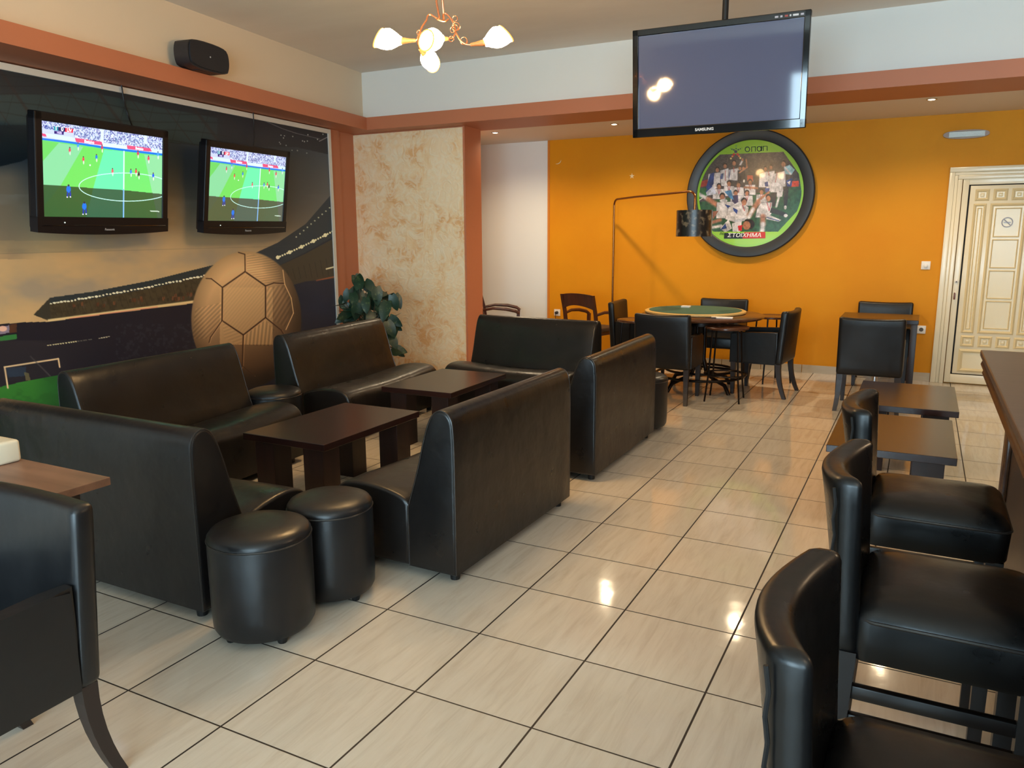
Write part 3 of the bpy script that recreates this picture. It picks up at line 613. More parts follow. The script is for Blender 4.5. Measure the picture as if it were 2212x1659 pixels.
def wall_tv(label, centre, yaw, tilt, roll, W, warm, arm_len, emit, detail=(420, 236)):
    """local frame: x to the right on the screen, z up, the screen faces -y; origin at the screen centre"""
    Hh = W * 9 / 16; k = W / 1.02
    t = thing('television', label, 'television', centre, 0, 'televisions showing the match')
    t.rotation_euler = (Matrix.Rotation(yaw, 3, 'Z') @ Matrix.Rotation(tilt, 3, 'X') @ Matrix.Rotation(roll, 3, 'Y')).to_euler()
    bl, bt, bb = .055 * k, .055 * k, .115 * k
    X0, X1, Z0, Z1 = -W / 2 - bl, W / 2 + bl, -Hh / 2 - bb, Hh / 2 + bt
    bm = bmesh.new()
    # front frame with a slightly bowed bottom edge
    box(bm, X0, -W / 2, -.012, .05, -Hh / 2 - .02, Z1, .008); box(bm, W / 2, X1, -.012, .05, -Hh / 2 - .02, Z1, .008)
    box(bm, X0, X1, -.012, .05, Hh / 2, Z1, .008)
    P = [(X0, -Hh / 2)] + [(X0 + (X1 - X0) * i / 16, Z0 + .018 * k * (2 * i / 16 - 1) ** 2) for i in range(17)] + [(X1, -Hh / 2)]
    hexa(bm, [(a, -.014, b_) for a, b_ in P], [(a, .05, b_) for a, b_ in P])
    obj('bezel', bm, M['tv_grey'], t, smooth=False)
    obj('speaker_grille', B(X0 + .03, X1 - .03, -.017, -.010, -Hh / 2 - .058 * k, -Hh / 2 - .050 * k, .002), M['tv_black'], t)
    obj('back_cover', box(B(X0 + .02, X1 - .02, .04, .09, Z0 + .03, Z1 - .02, .02), X0 + .16, X1 - .16, .085, .13, Z0 + .10, Z1 - .12, .02), M['tv_matte'], t)
    nu, nv = detail; u, v = np.meshgrid(np.linspace(0, 1, nu), np.linspace(0, 1, nv)); u = u.ravel(); v = v.ravel()
    Pm = np.stack([(u - .5) * W, np.zeros_like(u) - .002, (.5 - v) * Hh], 1)
    sc = grid_mesh('screen', Pm, nu, nv, match_picture(nu, nv, warm), print_mat('lit screen', .15, emit=emit), t)
    def on(x, y, dep=-.004): a, b_ = crop_uv(x, y); return Vector(((a - .5) * W, dep, (.5 - b_) * Hh))
    lit = lambda n, c_: mat(n, c_, .4, emit=(c_, emit))
    Rm = Matrix.Rotation(PI / 2, 4, 'X')
    for body, x, y, sz, col in (('BHA', 583, 420, .030, (40, 60, 130)), ('1', 665, 425, .036, (240, 245, 255)), ('0', 738, 438, .036, (240, 245, 255)), ('LIV', 822, 452, .028, (255, 240, 245)), ('14:03', 702, 480, .017, (180, 170, 220)), ('Betano', 1060, 588, .028, (255, 220, 235)), ('Betano', 1660, 668, .026, (255, 220, 235))):
        text_mesh(body, sz * k, lit('lit letters', col), sc, 'lettering', Matrix.Translation(on(x, y)) @ Rm, depth=.0003, bold=.0006)
    text_mesh('Panasonic', .022 * k, M['silver'], t, 'maker_name', Matrix.Translation((.0, -.0185, -Hh / 2 - .080 * k)) @ Rm, depth=.0004)
    obj('power_light', Lt([(.004, 0), (.004, .003)], 10, Matrix.Translation((-W * .36, -.016, -Hh / 2 - .035 * k)) @ Matrix.Rotation(PI / 2, 4, 'X')), mat('small lamp', (220, 240, 230), .4, emit=((220, 240, 230), 1.5)), t)
    bm = bmesh.new(); box(bm, -.12, .12, .125, .14, -.14, .14, .004); box(bm, -.03, .03, .135, .13 + arm_len, -.03, .03, .004); box(bm, -.08, .08, .125 + arm_len, .14 + arm_len, -.16, .16, .003)
    obj('wall_bracket', bm, M['tv_matte'], t)
    return t
wall_tv('larger television showing a football match, nearer the corner of the mural left of frame', (-5.21, 3.774, 1.996), 1.744, .126, -.008, 1.075, False, .16, 1.5)
wall_tv('smaller television showing a football match, right of the larger one beside the huge ball', (-5.423, 5.317, 1.988), 1.733, .149, -.008, 1.07, True, .08, 1.4, (360, 202))
# cables running up from each set
def cable(pts, r, label, name='cable', mt=None, group=None, cat='cable'):
    P = []; pts = [Vector(p) for p in pts]; n = len(pts)
    for i in range(n - 1):
        p0, p1, p2, p3 = pts[max(i - 1, 0)], pts[i], pts[i + 1], pts[min(i + 2, n - 1)]
        for k in range(8):
            t = k / 8; P.append(.5 * ((2 * p1) + (-p0 + p2) * t + (2 * p0 - 5 * p1 + 4 * p2 - p3) * t * t + (-p0 + 3 * p1 - 3 * p2 + p3) * t ** 3))
    P.append(pts[-1]); return tag(obj(name, Tb(P, r, 6), mt or M['black_rubber']), label, cat, group)
cable([(murx(4.27) + .06, 4.25, 2.705), (murx(4.3) + .05, 4.27, 2.60), (murx(4.32) + .04, 4.31, 2.47), (-5.42, 4.22, 2.28)], .006, 'black cable running from the ledge down to the larger television')
cable([(murx(5.75) + .06, 5.75, 2.705), (murx(5.76) + .05, 5.76, 2.60), (-5.73, 5.72, 2.42), (-5.74, 5.66, 2.24)], .005, 'thin black cable running from the ledge down to the smaller television')

# ================================================================== BIG TELEVISION IN MID ROOM
def big_tv():
    W, Hh = 1.2, .732; c = Vector((-1.375, 5.739, 2.616))
    t = thing('ceiling_television', 'large switched-off flat television hanging in front of the orange wall', 'television', c)
    t.rotation_euler = (Matrix.Rotation(.026, 3, 'Z') @ Matrix.Rotation(.084, 3, 'X')).to_euler()
    bl, bt, bb = .042, .044, .062
    bm = bmesh.new()
    box(bm, -W / 2, -W / 2 + bl, -.02, .03, -Hh / 2, Hh / 2, .005); box(bm, W / 2 - bl, W / 2, -.02, .03, -Hh / 2, Hh / 2, .005)
    box(bm, -W / 2, W / 2, -.02, .03, Hh / 2 - bt, Hh / 2, .005); box(bm, -W / 2, W / 2, -.02, .03, -Hh / 2, -Hh / 2 + bb, .005)
    obj('bezel', bm, M['tv_black'], t, smooth=False)
    obj('screen', B(-W / 2 + bl - .003, W / 2 - bl + .003, -.008, .0, -Hh / 2 + bb - .003, Hh / 2 - bt + .003), M['panel_dark'], t, smooth=False)
    obj('back_cover', box(B(-W / 2 + .015, W / 2 - .015, .0, .06, -Hh / 2 + .015, Hh / 2 - .015, .02), -.4, .4, .05, .10, -.25, .2, .02), M['tv_matte'], t)
    Rm = Matrix.Rotation(PI / 2, 4, 'X')
    text_mesh('SAMSUNG', .026, M['silver'], t, 'maker_name', Matrix.Translation((-.075, -.0215, -Hh / 2 + .030)) @ Rm, depth=.0004, bold=.0008, sx=1.1)
    for x, w, mt in ((.385, .022, M['grey_paint']), (.415, .014, M['grey_paint']), (.447, .02, M['sticker_red']), (.472, .010, M['silver']), (.505, .036, M['silver']), (.545, .02, M['grey_paint'])):
        obj('sticker', B(x - w / 2, x + w / 2, -.0215, -.0200, Hh / 2 - .030, Hh / 2 - .018, .0004), mt, t, smooth=False)
    # bracket and pole to the ceiling
    Minv = (Matrix.Translation(c) @ t.rotation_euler.to_matrix().to_4x4()).inverted()
    bm = bmesh.new(); box(bm, -.16, .16, .095, .12, -.12, .15, .004)
    obj('mounting_plate', bm, M['tv_matte'], t)
    bm = Tb([Minv @ Vector((c.x, c.y + .17, ZC - .02)), Minv @ Vector((c.x, c.y + .17, c.z - .02)), (0, .11, 0)], .022, 12)
    obj('ceiling_pole', bm, M['tv_matte'], t)
    bm = Lt([(.08, 0), (.08, .02)], 24, Minv @ Matrix.Translation((c.x, c.y + .17, ZC - .021)))
    obj('ceiling_plate', bm, M['tv_matte'], t)
big_tv()

# ================================================================== ROUND POSTER
def poster():
    cx, cz, R_, Ri = -1.80, 1.985, .70, .585; y0 = YB - .005
    t = thing('round_poster', 'round green team poster in a thick black ring frame on orange wall', 'poster', (cx, y0, cz))
    rot = Matrix.Rotation(PI / 2, 4, 'X')
    prof = [(Ri, -.012), (Ri, .052), (Ri + .012, .060), (R_ - .012, .060), (R_, .050), (R_, 0.0), (Ri, 0)]
    bm = bmesh.new(); rings = []; n = 96
    for r, z in prof: rings.append([bm.verts.new((r * math.cos(k * 2 * PI / n), -z, r * math.sin(k * 2 * PI / n))) for k in range(n)])
    for i in range(len(rings) - 1):
        for k in range(n): bm.faces.new((rings[i][k], rings[i][(k + 1) % n], rings[i + 1][(k + 1) % n], rings[i + 1][k]))
    obj('ring_frame', bm, M['ring'], t)
    # the print is a polar grid so that its edge is round
    nr, na = 210, 840
    rr, aa = np.meshgrid(np.linspace(0.002, 1, nr) ** .7 * (Ri + .004), np.linspace(0, 2 * PI, na)); rr = rr.ravel(); aa = aa.ravel()
    X, Z = rr * np.cos(aa), rr * np.sin(aa); px, py = to_px(cx + X, np.full_like(X, y0 - .03), cz + Z)
    K = 360 / 1991; x, y = (px - 1440) / K, (py - 260) / K
    c = Canvas(x, y, (140, 196, 38))
    pic = [(335, 640), (440, 560), (600, 410), (1395, 375), (1580, 640), (1620, 900), (1580, 1060), (1330, 1330), (560, 1330), (400, 1150), (340, 900)]
    ins = c.poly(pic, (60, 56, 60)); d0 = np.hypot(X, Z) < Ri * .957; edge = ~d0
    c.put(ins * np.clip((y - 400) / 400, 0, 1) * .4, (84, 72, 66)); c.put(ins * (vnoise(x / 14, y / 9, 3) > .55) * (y < 760) * .35, (104, 94, 92))
    c.poly([(330, 880), (360, 820), (500, 800), (500, 900), (340, 960)], (48, 104, 58)); c.poly([(340, 980), (520, 960), (1620, 780), (1620, 1060), (1330, 1335), (540, 1335), (360, 1100)], (44, 84, 52))
    c.poly([(380, 740), (500, 700), (500, 780), (390, 800)], (150, 50, 40)); c.poly([(1500, 728), (1578, 722), (1576, 790), (1490, 794)], (214, 72, 40)); c.poly([(960, 655), (1030, 660), (1030, 730), (965, 725)], (200, 84, 60)); c.line([(360, 970), (480, 900)], 8, (220, 222, 216))
    skin, white, navy, hair = (176, 116, 88), (214, 208, 212), (36, 62, 132), (40, 28, 26)
    def head(a, b_, s=26): c.ell(a, b_ - s * .35, s * .95, s * 1.1, hair); c.ell(a, b_ + s * .15, s * .78, s, skin)
    def torso(P, col=white, sh=True): c.poly(P, col); c.line(P + [P[0]], 5, (96, 92, 112), .5)
    # back row
    torso([(500, 640), (640, 620), (640, 800), (480, 850)]); c.poly([(520, 640), (570, 620), (560, 760), (490, 850), (470, 800)], navy); head(605, 590)
    torso([(640, 600), (740, 570), (740, 800), (650, 780)]); c.line([(700, 600), (700, 720)], 6, (170, 60, 60)); head(697, 545); c.poly([(650, 640), (680, 630), (670, 700), (640, 700)], navy, .8)
    torso([(745, 590), (850, 570), (845, 720), (745, 710)]); c.line([(760, 590), (745, 690)], 6, navy); head(805, 510, 28); c.line([(850, 590), (905, 480)], 22, white); c.ell(907, 470, 12, 18, skin); c.line([(800, 560), (805, 620)], 6, (190, 60, 60))
    torso([(850, 600), (940, 600), (950, 740), (850, 730)], (40, 34, 40)); head(875, 570, 22); head(918, 572, 22); c.line([(870, 625), (960, 560), (950, 470)], 18, skin); c.ell(925, 725, 12, 18, (226, 220, 214))
    torso([(1040, 600), (1120, 620), (1120, 800), (1040, 780)], (66, 54, 52)); torso([(1110, 640), (1200, 610), (1200, 800), (1100, 800)]); head(1180, 580, 24); head(1245, 560, 24)
    torso([(1190, 620), (1290, 600), (1290, 860), (1190, 840)]); c.poly([(1170, 740), (1210, 730), (1215, 790), (1175, 790)], navy); c.poly([(1175, 810), (1230, 810), (1225, 865), (1180, 860)], (60, 80, 150)); c.line([(1215, 610), (1225, 660)], 6, (180, 60, 60))
    torso([(1280, 640), (1420, 600), (1420, 800), (1380, 860), (1240, 860)]); c.line([(1320, 620), (1300, 740)], 6, (180, 60, 60)); c.poly([(1400, 560), (1470, 530), (1530, 590), (1490, 650), (1420, 640)], (142, 186, 200)); head(1395, 520, 32); c.line([(1410, 560), (1480, 640)], 20, white)
    c.poly([(1430, 720), (1500, 690), (1495, 780), (1440, 800)], navy); c.poly([(1440, 740), (1480, 720), (1470, 770)], white); c.poly([(1390, 790), (1460, 790), (1440, 1020), (1400, 1020)], (34, 34, 40)); c.ell(1418, 1040, 16, 24, white); c.poly([(1310, 860), (1390, 830), (1380, 910), (1320, 920)], white); c.line([(1340, 920), (1310, 1030)], 26, white); c.poly([(1240, 870), (1320, 860), (1290, 1030), (1240, 1020)], (50, 44, 46))
    # middle row
    for a, b_, w in ((625, 790, 70), (745, 755, 60), (858, 770, 62), (998, 740, 60), (825, 870, 60), (960, 870, 66), (1135, 855, 62)):
        torso([(a - w, b_ + 30), (a + w, b_ + 30), (a + w * 1.1, b_ + 150), (a - w * 1.1, b_ + 150)]); c.line([(a - 14, b_ + 30), (a, b_ + 90), (a + 14, b_ + 30)], 6, (170, 50, 60)); head(a, b_, 28)
    c.poly([(770, 900), (850, 890), (860, 1000), (790, 1010)], (58, 50, 90)); c.poly([(690, 850), (770, 830), (800, 950), (760, 930)], (70, 130, 180)); c.line([(930, 800), (1080, 810)], 24, skin); c.line([(1090, 960), (1220, 860)], 26, skin)
    c.poly([(470, 850), (560, 790), (600, 880), (480, 900)], (196, 200, 220)); c.line([(470, 850), (540, 790)], 12, navy)
    # lying and sitting players in front
    c.line([(385, 880), (500, 945)], 40, white); c.line([(500, 945), (600, 1010)], 60, skin); torso([(600, 980), (790, 970), (860, 1060), (720, 1170), (590, 1170)]); c.poly([(690, 1000), (790, 1030), (740, 1060)], navy); head(665, 915, 36); c.ell(680, 960, 46, 20, white)
    c.poly([(520, 1090), (620, 1080), (560, 1180)], (150, 96, 72)); c.line([(540, 1220), (640, 1190)], 40, skin); c.line([(540, 1280), (650, 1260)], 34, white)
    torso([(740, 1040), (880, 960), (980, 1040), (960, 1180), (820, 1220), (700, 1180)]); c.poly([(790, 1040), (850, 1070), (840, 1120), (800, 1080)], navy); head(925, 975, 36); c.line([(905, 1010), (930, 1080)], 8, (180, 50, 60)); c.poly([(640, 1290), (740, 1180), (780, 1290), (700, 1340)], white); c.poly([(640, 1310), (700, 1230), (720, 1290)], navy)
    c.line([(1090, 980), (990, 1130)], 60, skin); c.line([(1030, 1060), (980, 1160)], 44, white)
    torso([(1130, 980), (1260, 980), (1250, 1120), (1190, 1160), (1060, 1160), (1080, 1060)]); head(1215, 930, 34); c.line([(1200, 980), (1225, 1080), (1245, 990)], 7, (190, 40, 60)); c.poly([(1250, 1040), (1440, 1110), (1440, 1160), (1230, 1100)], (46, 46, 46)); c.ell(1422, 1138, 24, 20, white)
    c.line([(1150, 1150), (1150, 1240)], 62, skin); c.line([(1150, 1240), (1140, 1330)], 56, white); c.poly([(1200, 1120), (1370, 1190), (1340, 1210), (1190, 1180)], white); c.line([(1200, 1160), (1340, 1200)], 9, navy)
    c.poly([(780, 1230), (900, 1200), (880, 1330), (790, 1330)], white); c.poly([(850, 1260), (905, 1250), (895, 1320), (860, 1320)], (206, 40, 50)); c.ell(985, 1240, 66, 60, hair); c.ell(955, 1255, 46, 52, skin); c.poly([(800, 1190), (940, 1160), (930, 1200), (820, 1220)], (190, 190, 200))
    fold = fbm(x / 34.0, y / 40.0, 4, 31); fine = fbm(x / 9.0, y / 9.0, 2, 47)
    c.c *= (0.70 + 0.50 * fold)[:, None] * (0.90 + 0.2 * fine)[:, None]; fm = ins & (vnoise(x / 26.0, y / 34.0, 77) > .74) & (y > 600); c.c[fm] *= .86
    c.put(edge, (140, 196, 38)); band1 = (~ins) & d0; c.put(band1, (138, 194, 38))
    c.put(d0 * (y > 1330), (150, 200, 36)); 
    # club mark: a figure of coloured dots
    for a, b_, r, col in ((830, 305, 10, (110, 170, 90)), (780, 345, 8, (30, 80, 70)), (803, 352, 10, (30, 60, 80)), (830, 338, 8, (20, 50, 90)), (856, 350, 10, (30, 60, 80)), (880, 340, 8, (30, 80, 70)), (765, 335, 5, (90, 150, 60)), (900, 330, 5, (90, 150, 60)), (826, 373, 18, (20, 34, 84)), (803, 407, 15, (190, 40, 40)), (847, 405, 15, (190, 40, 40)), (785, 430, 12, (214, 120, 70)), (866, 428, 12, (214, 120, 70)), (768, 455, 11, (226, 200, 120)), (880, 450, 11, (226, 200, 120))): c.ell(a, b_, r, r, col)
    P = np.stack([X, np.full_like(X, -.028), Z], 1)
    grid_mesh('print', P, nr, na, srgb2lin(c.c), print_mat('poster print', .22, gain=1.05, coat=.15), t)
    obj('backing_disc', Lt([(Ri + .004, .012), (Ri + .004, .024)], 96, Matrix.Rotation(PI / 2, 4, 'X')), M['ring'], t)
    # lettering: built from strokes, placed on the print plane
    def W_(x_, y_):
        p = ray(1440 + x_ * K, 260 + y_ * K); q = (y0 - .032 - EYE.y) / p.y; w = EYE + p * q; return Vector((w.x - cx, -.0315, w.z - cz))
    def stroke(bm, pts, r=.0042): tube(bm, [W_(*p) for p in pts], r, 6)
    def ring_(bm, a, b_, rx, ry): tube(bm, [W_(a + rx * math.cos(k * PI / 12), b_ + ry * math.sin(k * PI / 12)) for k in range(24)], .0042, 6, True)
    bm = bmesh.new(); ring_(bm, 965, 345, 27, 28); stroke(bm, [(1015, 374), (1015, 318), (1060, 314), (1060, 370)]); ring_(bm, 1105, 340, 25, 28); stroke(bm, [(1134, 308), (1134, 366)]); stroke(bm, [(1153, 364), (1153, 310), (1200, 308), (1200, 360)])
    obj('lettering', bm, M['ink_navy'], t)
    def plate(P_, mt, off, name):
        bm = bmesh.new(); a = [W_(*p) + Vector((0, -off, 0)) for p in P_]; hexa(bm, a, [q + Vector((0, -.0012, 0)) for q in a]); obj(name, bm, mt, t, smooth=False)
    plate([(690, 1345), (930, 1345), (905, 1412), (684, 1412)], M['ink_black'], 0, 'label_black'); plate([(930, 1335), (1180, 1332), (1180, 1408), (905, 1412)], mat('red ink', (200, 44, 36), .4), 0, 'label_red')
    c0 = W_(925, 1374) + Vector((0, -.002, 0))
    text_mesh('ΣΤΟΙΧΗΜΑ', .062, M['ink_white'], t, 'lettering', Matrix.Translation(c0) @ Matrix.Rotation(PI / 2, 4, 'X'), depth=.0006, shear=.18, bold=.0007, sx=1.14)
    c1 = W_(680, 1352) + Vector((0, -.004, 0))
    text_mesh('Πάμε', .036, M['ink_black'], t, 'lettering', Matrix.Translation(c1) @ Matrix.Rotation(PI / 2, 4, 'X') @ Matrix.Rotation(.12, 4, 'Z'), depth=.0005, shear=.25, bold=.0006)
poster()

# ================================================================== SOFAS
BP = chaikin([(0, .045), (0, .40), (0.0, .715), (-.018, .79), (-.075, .812), (-.125, .775), (-.165, .66), (-.205, .50), (-.262, .33), (-.262, .045)], 2, keep=(0, 8, 9))
def make_sofa(label, loc, rz, L, group, depth=.70):
    t = thing('bench_sofa', label, 'sofa', loc, rz, group)
    obj('backrest', prism(BP, L, .016, 4), M['leather'], t, ang=60)
    D = -depth
    SP = chaikin([(-.258, .05), (-.258, .345), (-.30, .375), (-.45, .405), (D + .10, .405), (D + .03, .375), (D, .31), (D, .05)], 2, keep=(0, 1, 7))
    obj('seat', prism(SP, L - .004, .018, 4, sag=lambda x, q: (-.008 * math.cos(PI * x / L * 2) if q[1] > .34 else 0)), M['leather'], t, ang=60)
    for s in (-1, 1):
        obj('piping', Tb([(s * (L / 2 - .007), p[0], p[1]) for p in offset_poly(BP, .0035)], .0045, 6, True), M['piping'], t)
        obj('piping', Tb([(s * (L / 2 - .009), p[0], p[1]) for p in offset_poly(SP, .0035)], .0045, 6, True), M['piping'], t)
        for y in (-.05, D + .07): obj('foot', Lt([(.022, 0), (.026, .055)], 14, Matrix.Translation((s * (L / 2 - .07), y, 0))), M['plastic'], t)
    return t
G1 = 'black leather benches around the two coffee tables by the mural'
make_sofa('brown-black leather bench with its back to the camera, left of the near round stools', (-3.175, 2.045, 0), PI, 1.36, G1, .66)
make_sofa('leather bench along the mural, left of the huge printed ball', (-4.41, 3.355, 0), PI / 2 + .05, 1.29, G1)
make_sofa('leather bench at the far end of the mural with potted plant behind', (-4.47, 5.155, 0), PI / 2 + .06, 1.36, G1)
make_sofa('leather bench facing the camera beside the peach stucco column', (-3.10, 6.53, 0), -.07, 1.25, G1)
make_sofa('nearer of the two leather benches turning their backs to the aisle', (-1.74, 3.425, 0), -PI / 2 - .015, 1.25, G1)
make_sofa('farther of the two leather benches turning their backs to the aisle', (-1.75, 5.12, 0), -PI / 2 + .01, 1.29, G1)

# ================================================================== ROUND STOOLS
def make_pouf(label, x, y, R=.195):
    t = thing('round_ottoman', label, 'ottoman', (x, y, 0), random.random() * 3, 'round leather ottomans')
    obj('body', Lt([(R * .93, .035), (R * .985, .055), (R, .12), (R * 1.0, .385), (R * .985, .405)], 56), M['leather_black'], t)
    obj('cushion', Lt([(R * .95, .400), (R * .995, .407), (R * .99, .420), (R * .93, .436), (R * .78, .448), (R * .5, .455), (R * .2, .457), (.01, .4575)], 56), M['leather_black'], t)
    obj('piping', Tb(circ(0, 0, .403, R * .995, 56), .0042, 6, True), M['piping'], t)
    for k in range(4):
        a = PI / 4 + k * PI / 2; obj('foot', Lt([(.017, 0), (.026, .03), (.026, .045)], 12, Matrix.Translation((R * .72 * math.cos(a), R * .72 * math.sin(a), 0))), M['plastic'], t)
    return t
p0 = make_pouf('nearest round black leather ottoman, in front of the others at sofa end', -2.235, 2.125, .199)
for (x, y, l) in ((-2.205, 2.508, 'round black ottoman between the nearest ottoman and the aisle bench seat'), (-4.19, 4.22, 'round ottoman tucked between the two benches under the printed ball'), (-1.93, 5.99, 'round ottoman standing at the far end of the farther aisle bench')):
    q = dup(p0, (x, y, 0), random.random() * 3, l)
    q.scale = (.92, .92, 1) if y > 2.2 and y < 3 else (1, 1, 1)

# ================================================================== LOW TABLES
def make_low(label, x, y, rz, sx=.61, sy_=.91, lw=.15, ld=.12):
    t = thing('coffee_table', label, 'table', (x, y, 0), rz, 'low dark coffee tables')
    obj('tabletop', B(-sx / 2, sx / 2, -sy_ / 2, sy_ / 2, .41, .45, .003), M['wenge'], t, smooth=False)
    for a in (-1, 1):
        for b_ in (-1, 1):
            cx, cy_ = a * (sx / 2 - .05 - lw / 2), b_ * (sy_ / 2 - .04 - ld / 2)
            obj('leg', B(cx - lw / 2, cx + lw / 2, cy_ - ld / 2, cy_ + ld / 2, 0, .4095, .002), M['wenge_leg'], t, smooth=False)
    return t
make_low('nearer dark low table in the bench corner, its top reflecting reddish brown', -3.085, 3.60, 0, .60, .91, .14, .14)
make_low('farther dark low table in the bench corner, in front of stucco column', -3.215, 5.06, .02, .60, .87, .14, .14)
make_low('dark low table behind the bar stools, nearer of the right-hand pair', -.073, 4.795, 0)
make_low('dark low table farther from the bar stools, by the square dining table', -.027, 5.97, 0)

# ================================================================== LEATHER ARMCHAIRS
def arc_panel(w, h0, h1, th, bow, dip, n=14, lean=0.0, r=None):
    """an upholstered back: rounded edges, bowed in plan, with a shaped top edge; front face at y=-th"""
    r = r or th * .34
    bm = bmesh.new(); box(bm, -w / 2, w / 2, -th, 0, h0, h1, r, 3)
    for i in range(1, n):
        x = -w / 2 + w * i / n; g = bm.verts[:] + bm.edges[:] + bm.faces[:]
        bmesh.ops.bisect_plane(bm, geom=g, plane_co=(x, 0, 0), plane_no=(1, 0, 0))
    for i in range(1, 7):
        g = bm.verts[:] + bm.edges[:] + bm.faces[:]
        bmesh.ops.bisect_plane(bm, geom=g, plane_co=(0, 0, h0 + (h1 - h0) * i / 7), plane_no=(0, 0, 1))
    for v in bm.verts:
        u = max(-1, min(1, v.co.x / (w / 2))); q = (v.co.z - h0) / (h1 - h0)
        f = max(0, (q - .75) / .25)
        v.co.y += bow * (1 - u * u) * q + lean * q; v.co.z += dip * (1 - u * u) * f
    return bm
def make_armchair(label, loc, rz, group, leath='leather_chair', Wd=.53, arms=True, h=.835, leg_bend=.02):
    t = thing('leather_armchair', label, 'chair', loc, rz, group)
    m_ = M[leath]
    obj('backrest', arc_panel(Wd - .002, .32, h, .068, .030, -.010, lean=.035), m_, t, ang=60)
    obj('seat', B(-Wd / 2 + .055, Wd / 2 - .055, -.50, -.075, .33, .455, .022, 3), m_, t, ang=60)
    for s in (-1, 1):
        x0, x1 = sorted((s * (Wd / 2 - .055), s * (Wd / 2)))
        bm = bmesh.new(); P = [(-.052, .318), (-.052, .628), (-.12, .626), (-.30, .618), (-.485, .612), (-.50, .595), (-.50, .315)]
        hexa(bm, [(x0, a, b_) for a, b_ in P], [(x1, a, b_) for a, b_ in P])
        bmesh.ops.bevel(bm, geom=[e for e in bm.edges if abs(e.verts[0].co.x - e.verts[1].co.x) < 1e-5], offset=.012, segments=3, affect='EDGES')
        obj('armrest', bm, m_, t, ang=50)
        lx = s * (Wd / 2 - .035)
        bm = taper(bmesh.new(), lx, -.465, 0, .325, .016, .024); obj('leg', bm, M['darkleg'], t, smooth=False)
        bm = bmesh.new(); n = 6; prev = None; rr = []
        for k in range(n + 1):
            q = k / n; z = .325 * (1 - q); w = .024 - .007 * q; dy = -.035 + .075 * q * q; dx = s * leg_bend * q * q
            rr.append([bm.verts.new((lx + dx + a * w, dy + b_ * w, z)) for a, b_ in ((-1, -1), (1, -1), (1, 1), (-1, 1))])
        for a, b_ in zip(rr, rr[1:]):
            for k in range(4): bm.faces.new((a[k], a[(k + 1) % 4], b_[(k + 1) % 4], b_[k]))
        bm.faces.new(rr[0]); bm.faces.new(rr[-1][::-1]); obj('leg', bm, M['darkleg'], t, smooth=False)
    
    
    return t
GA = 'dark leather armchairs'
ac = make_armchair('dark leather armchair with its back to the camera, at the green card table', (-2.08, 6.985, 0), PI, GA)
for (x, y, a, l) in ((-1.085, 7.90, PI * 1.5 - .10, 'dark leather armchair seen side-on at right of the green card table'),
                     (-1.95, 8.93, 0, 'dark leather armchair behind the green card table, against the orange wall'),
                     (-2.95, 8.20, PI / 2 + .05, 'dark leather armchair at left of the green card table, by lamp pole'),
                     (-.345, 7.38, PI, 'dark leather armchair with broad back to camera at the square table'),
                     (-.315, 9.17, 0, 'dark leather armchair behind the square table near the white door')):
    dup(ac, (x, y, 0), a, l)
big = make_armchair('dark leather armchair cut by the left edge, in front of walnut table', (-2.235, 1.255, 0), 0, GA, 'leather_black', .535, h=.845, leg_bend=.0)

# ================================================================== BAR STOOLS
def make_barstool(label, y, group):
    t = thing('bar_stool', label, 'bar stool', (-.115, y, 0), PI / 2, group)
    W = .385; Lm = M['leather_stool']
    obj('backrest', arc_panel(W - .004, .655, 1.055, .056, .052, -.012, lean=.012, n=18), Lm, t, ang=60)
    # padded seat with rounded corners and a leather apron
    bm = bmesh.new(); rings = []
    def rr_(wx, y0, y1, r, z, n=5):
        out = []
        for (cx, cy_, a0) in ((wx - r, y1 - r, 0), (-wx + r, y1 - r, PI / 2), (-wx + r, y0 + r, PI), (wx - r, y0 + r, 1.5 * PI)):
            for k in range(n + 1): a = a0 + PI / 2 * k / n; out.append((cx + r * math.cos(a), cy_ + r * math.sin(a), z))
        return out
    for wx, y0, y1, r, z in ((W / 2 - .004, -.400, -.04, .03, .650), (W / 2, -.405, -.04, .03, .66), (W / 2 + .002, -.410, -.04, .035, .742), (W / 2 - .004, -.405, -.045, .035, .758), (W / 2 - .02, -.39, -.055, .045, .776), (W / 2 - .06, -.35, -.08, .05, .787), (.05, -.24, -.18, .02, .792)):
        rings.append([bm.verts.new(p) for p in rr_(wx, y0, y1, r, z)])
    n = len(rings[0])
    for a, b_ in zip(rings, rings[1:]):
        for k in range(n): bm.faces.new((a[k], a[(k + 1) % n], b_[(k + 1) % n], b_[k]))
    bm.faces.new(rings[0][::-1]); bm.faces.new(rings[-1]); obj('seat', bm, Lm, t, ang=60)
    obj('piping', Tb(rr_(W / 2 + .002, -.409, -.05, .035, .745), .004, 6, True), M['piping'], t)
    for s in (-1, 1):
        lx = s * (W / 2 - .025)
        obj('leg', taper(bmesh.new(), lx, -.375, 0, .655, .017, .022), M['stoolleg'], t, smooth=False)
        obj('leg', taper(bmesh.new(), lx, -.028, 0, .665, .017, .023, dy=.03), M['stoolleg'], t, smooth=False)
        for z in (.565, .495): obj('side_rail', B(lx - .010, lx + .010, -.36, -.02, z - .016, z + .016, .003), M['stoolleg'], t)
    obj('foot_rail', B(-W / 2 + .03, W / 2 - .03, -.385, -.365, .24, .28, .003), M['stoolleg'], t)
    # braided seam up both sides of the back
    for s in (-1, 1): obj('stitching', Tb([(s * (W / 2 - .004), .004 + .012 * q / 10 + .002 * (-1) ** q, .68 + .035 * q) for q in range(11)], .0035, 6), M['seam'], t)
    return t
GB = 'black leather bar stools along the counter'
b0 = make_barstool('nearest black leather bar stool, at the bottom right corner', 1.125, GB)
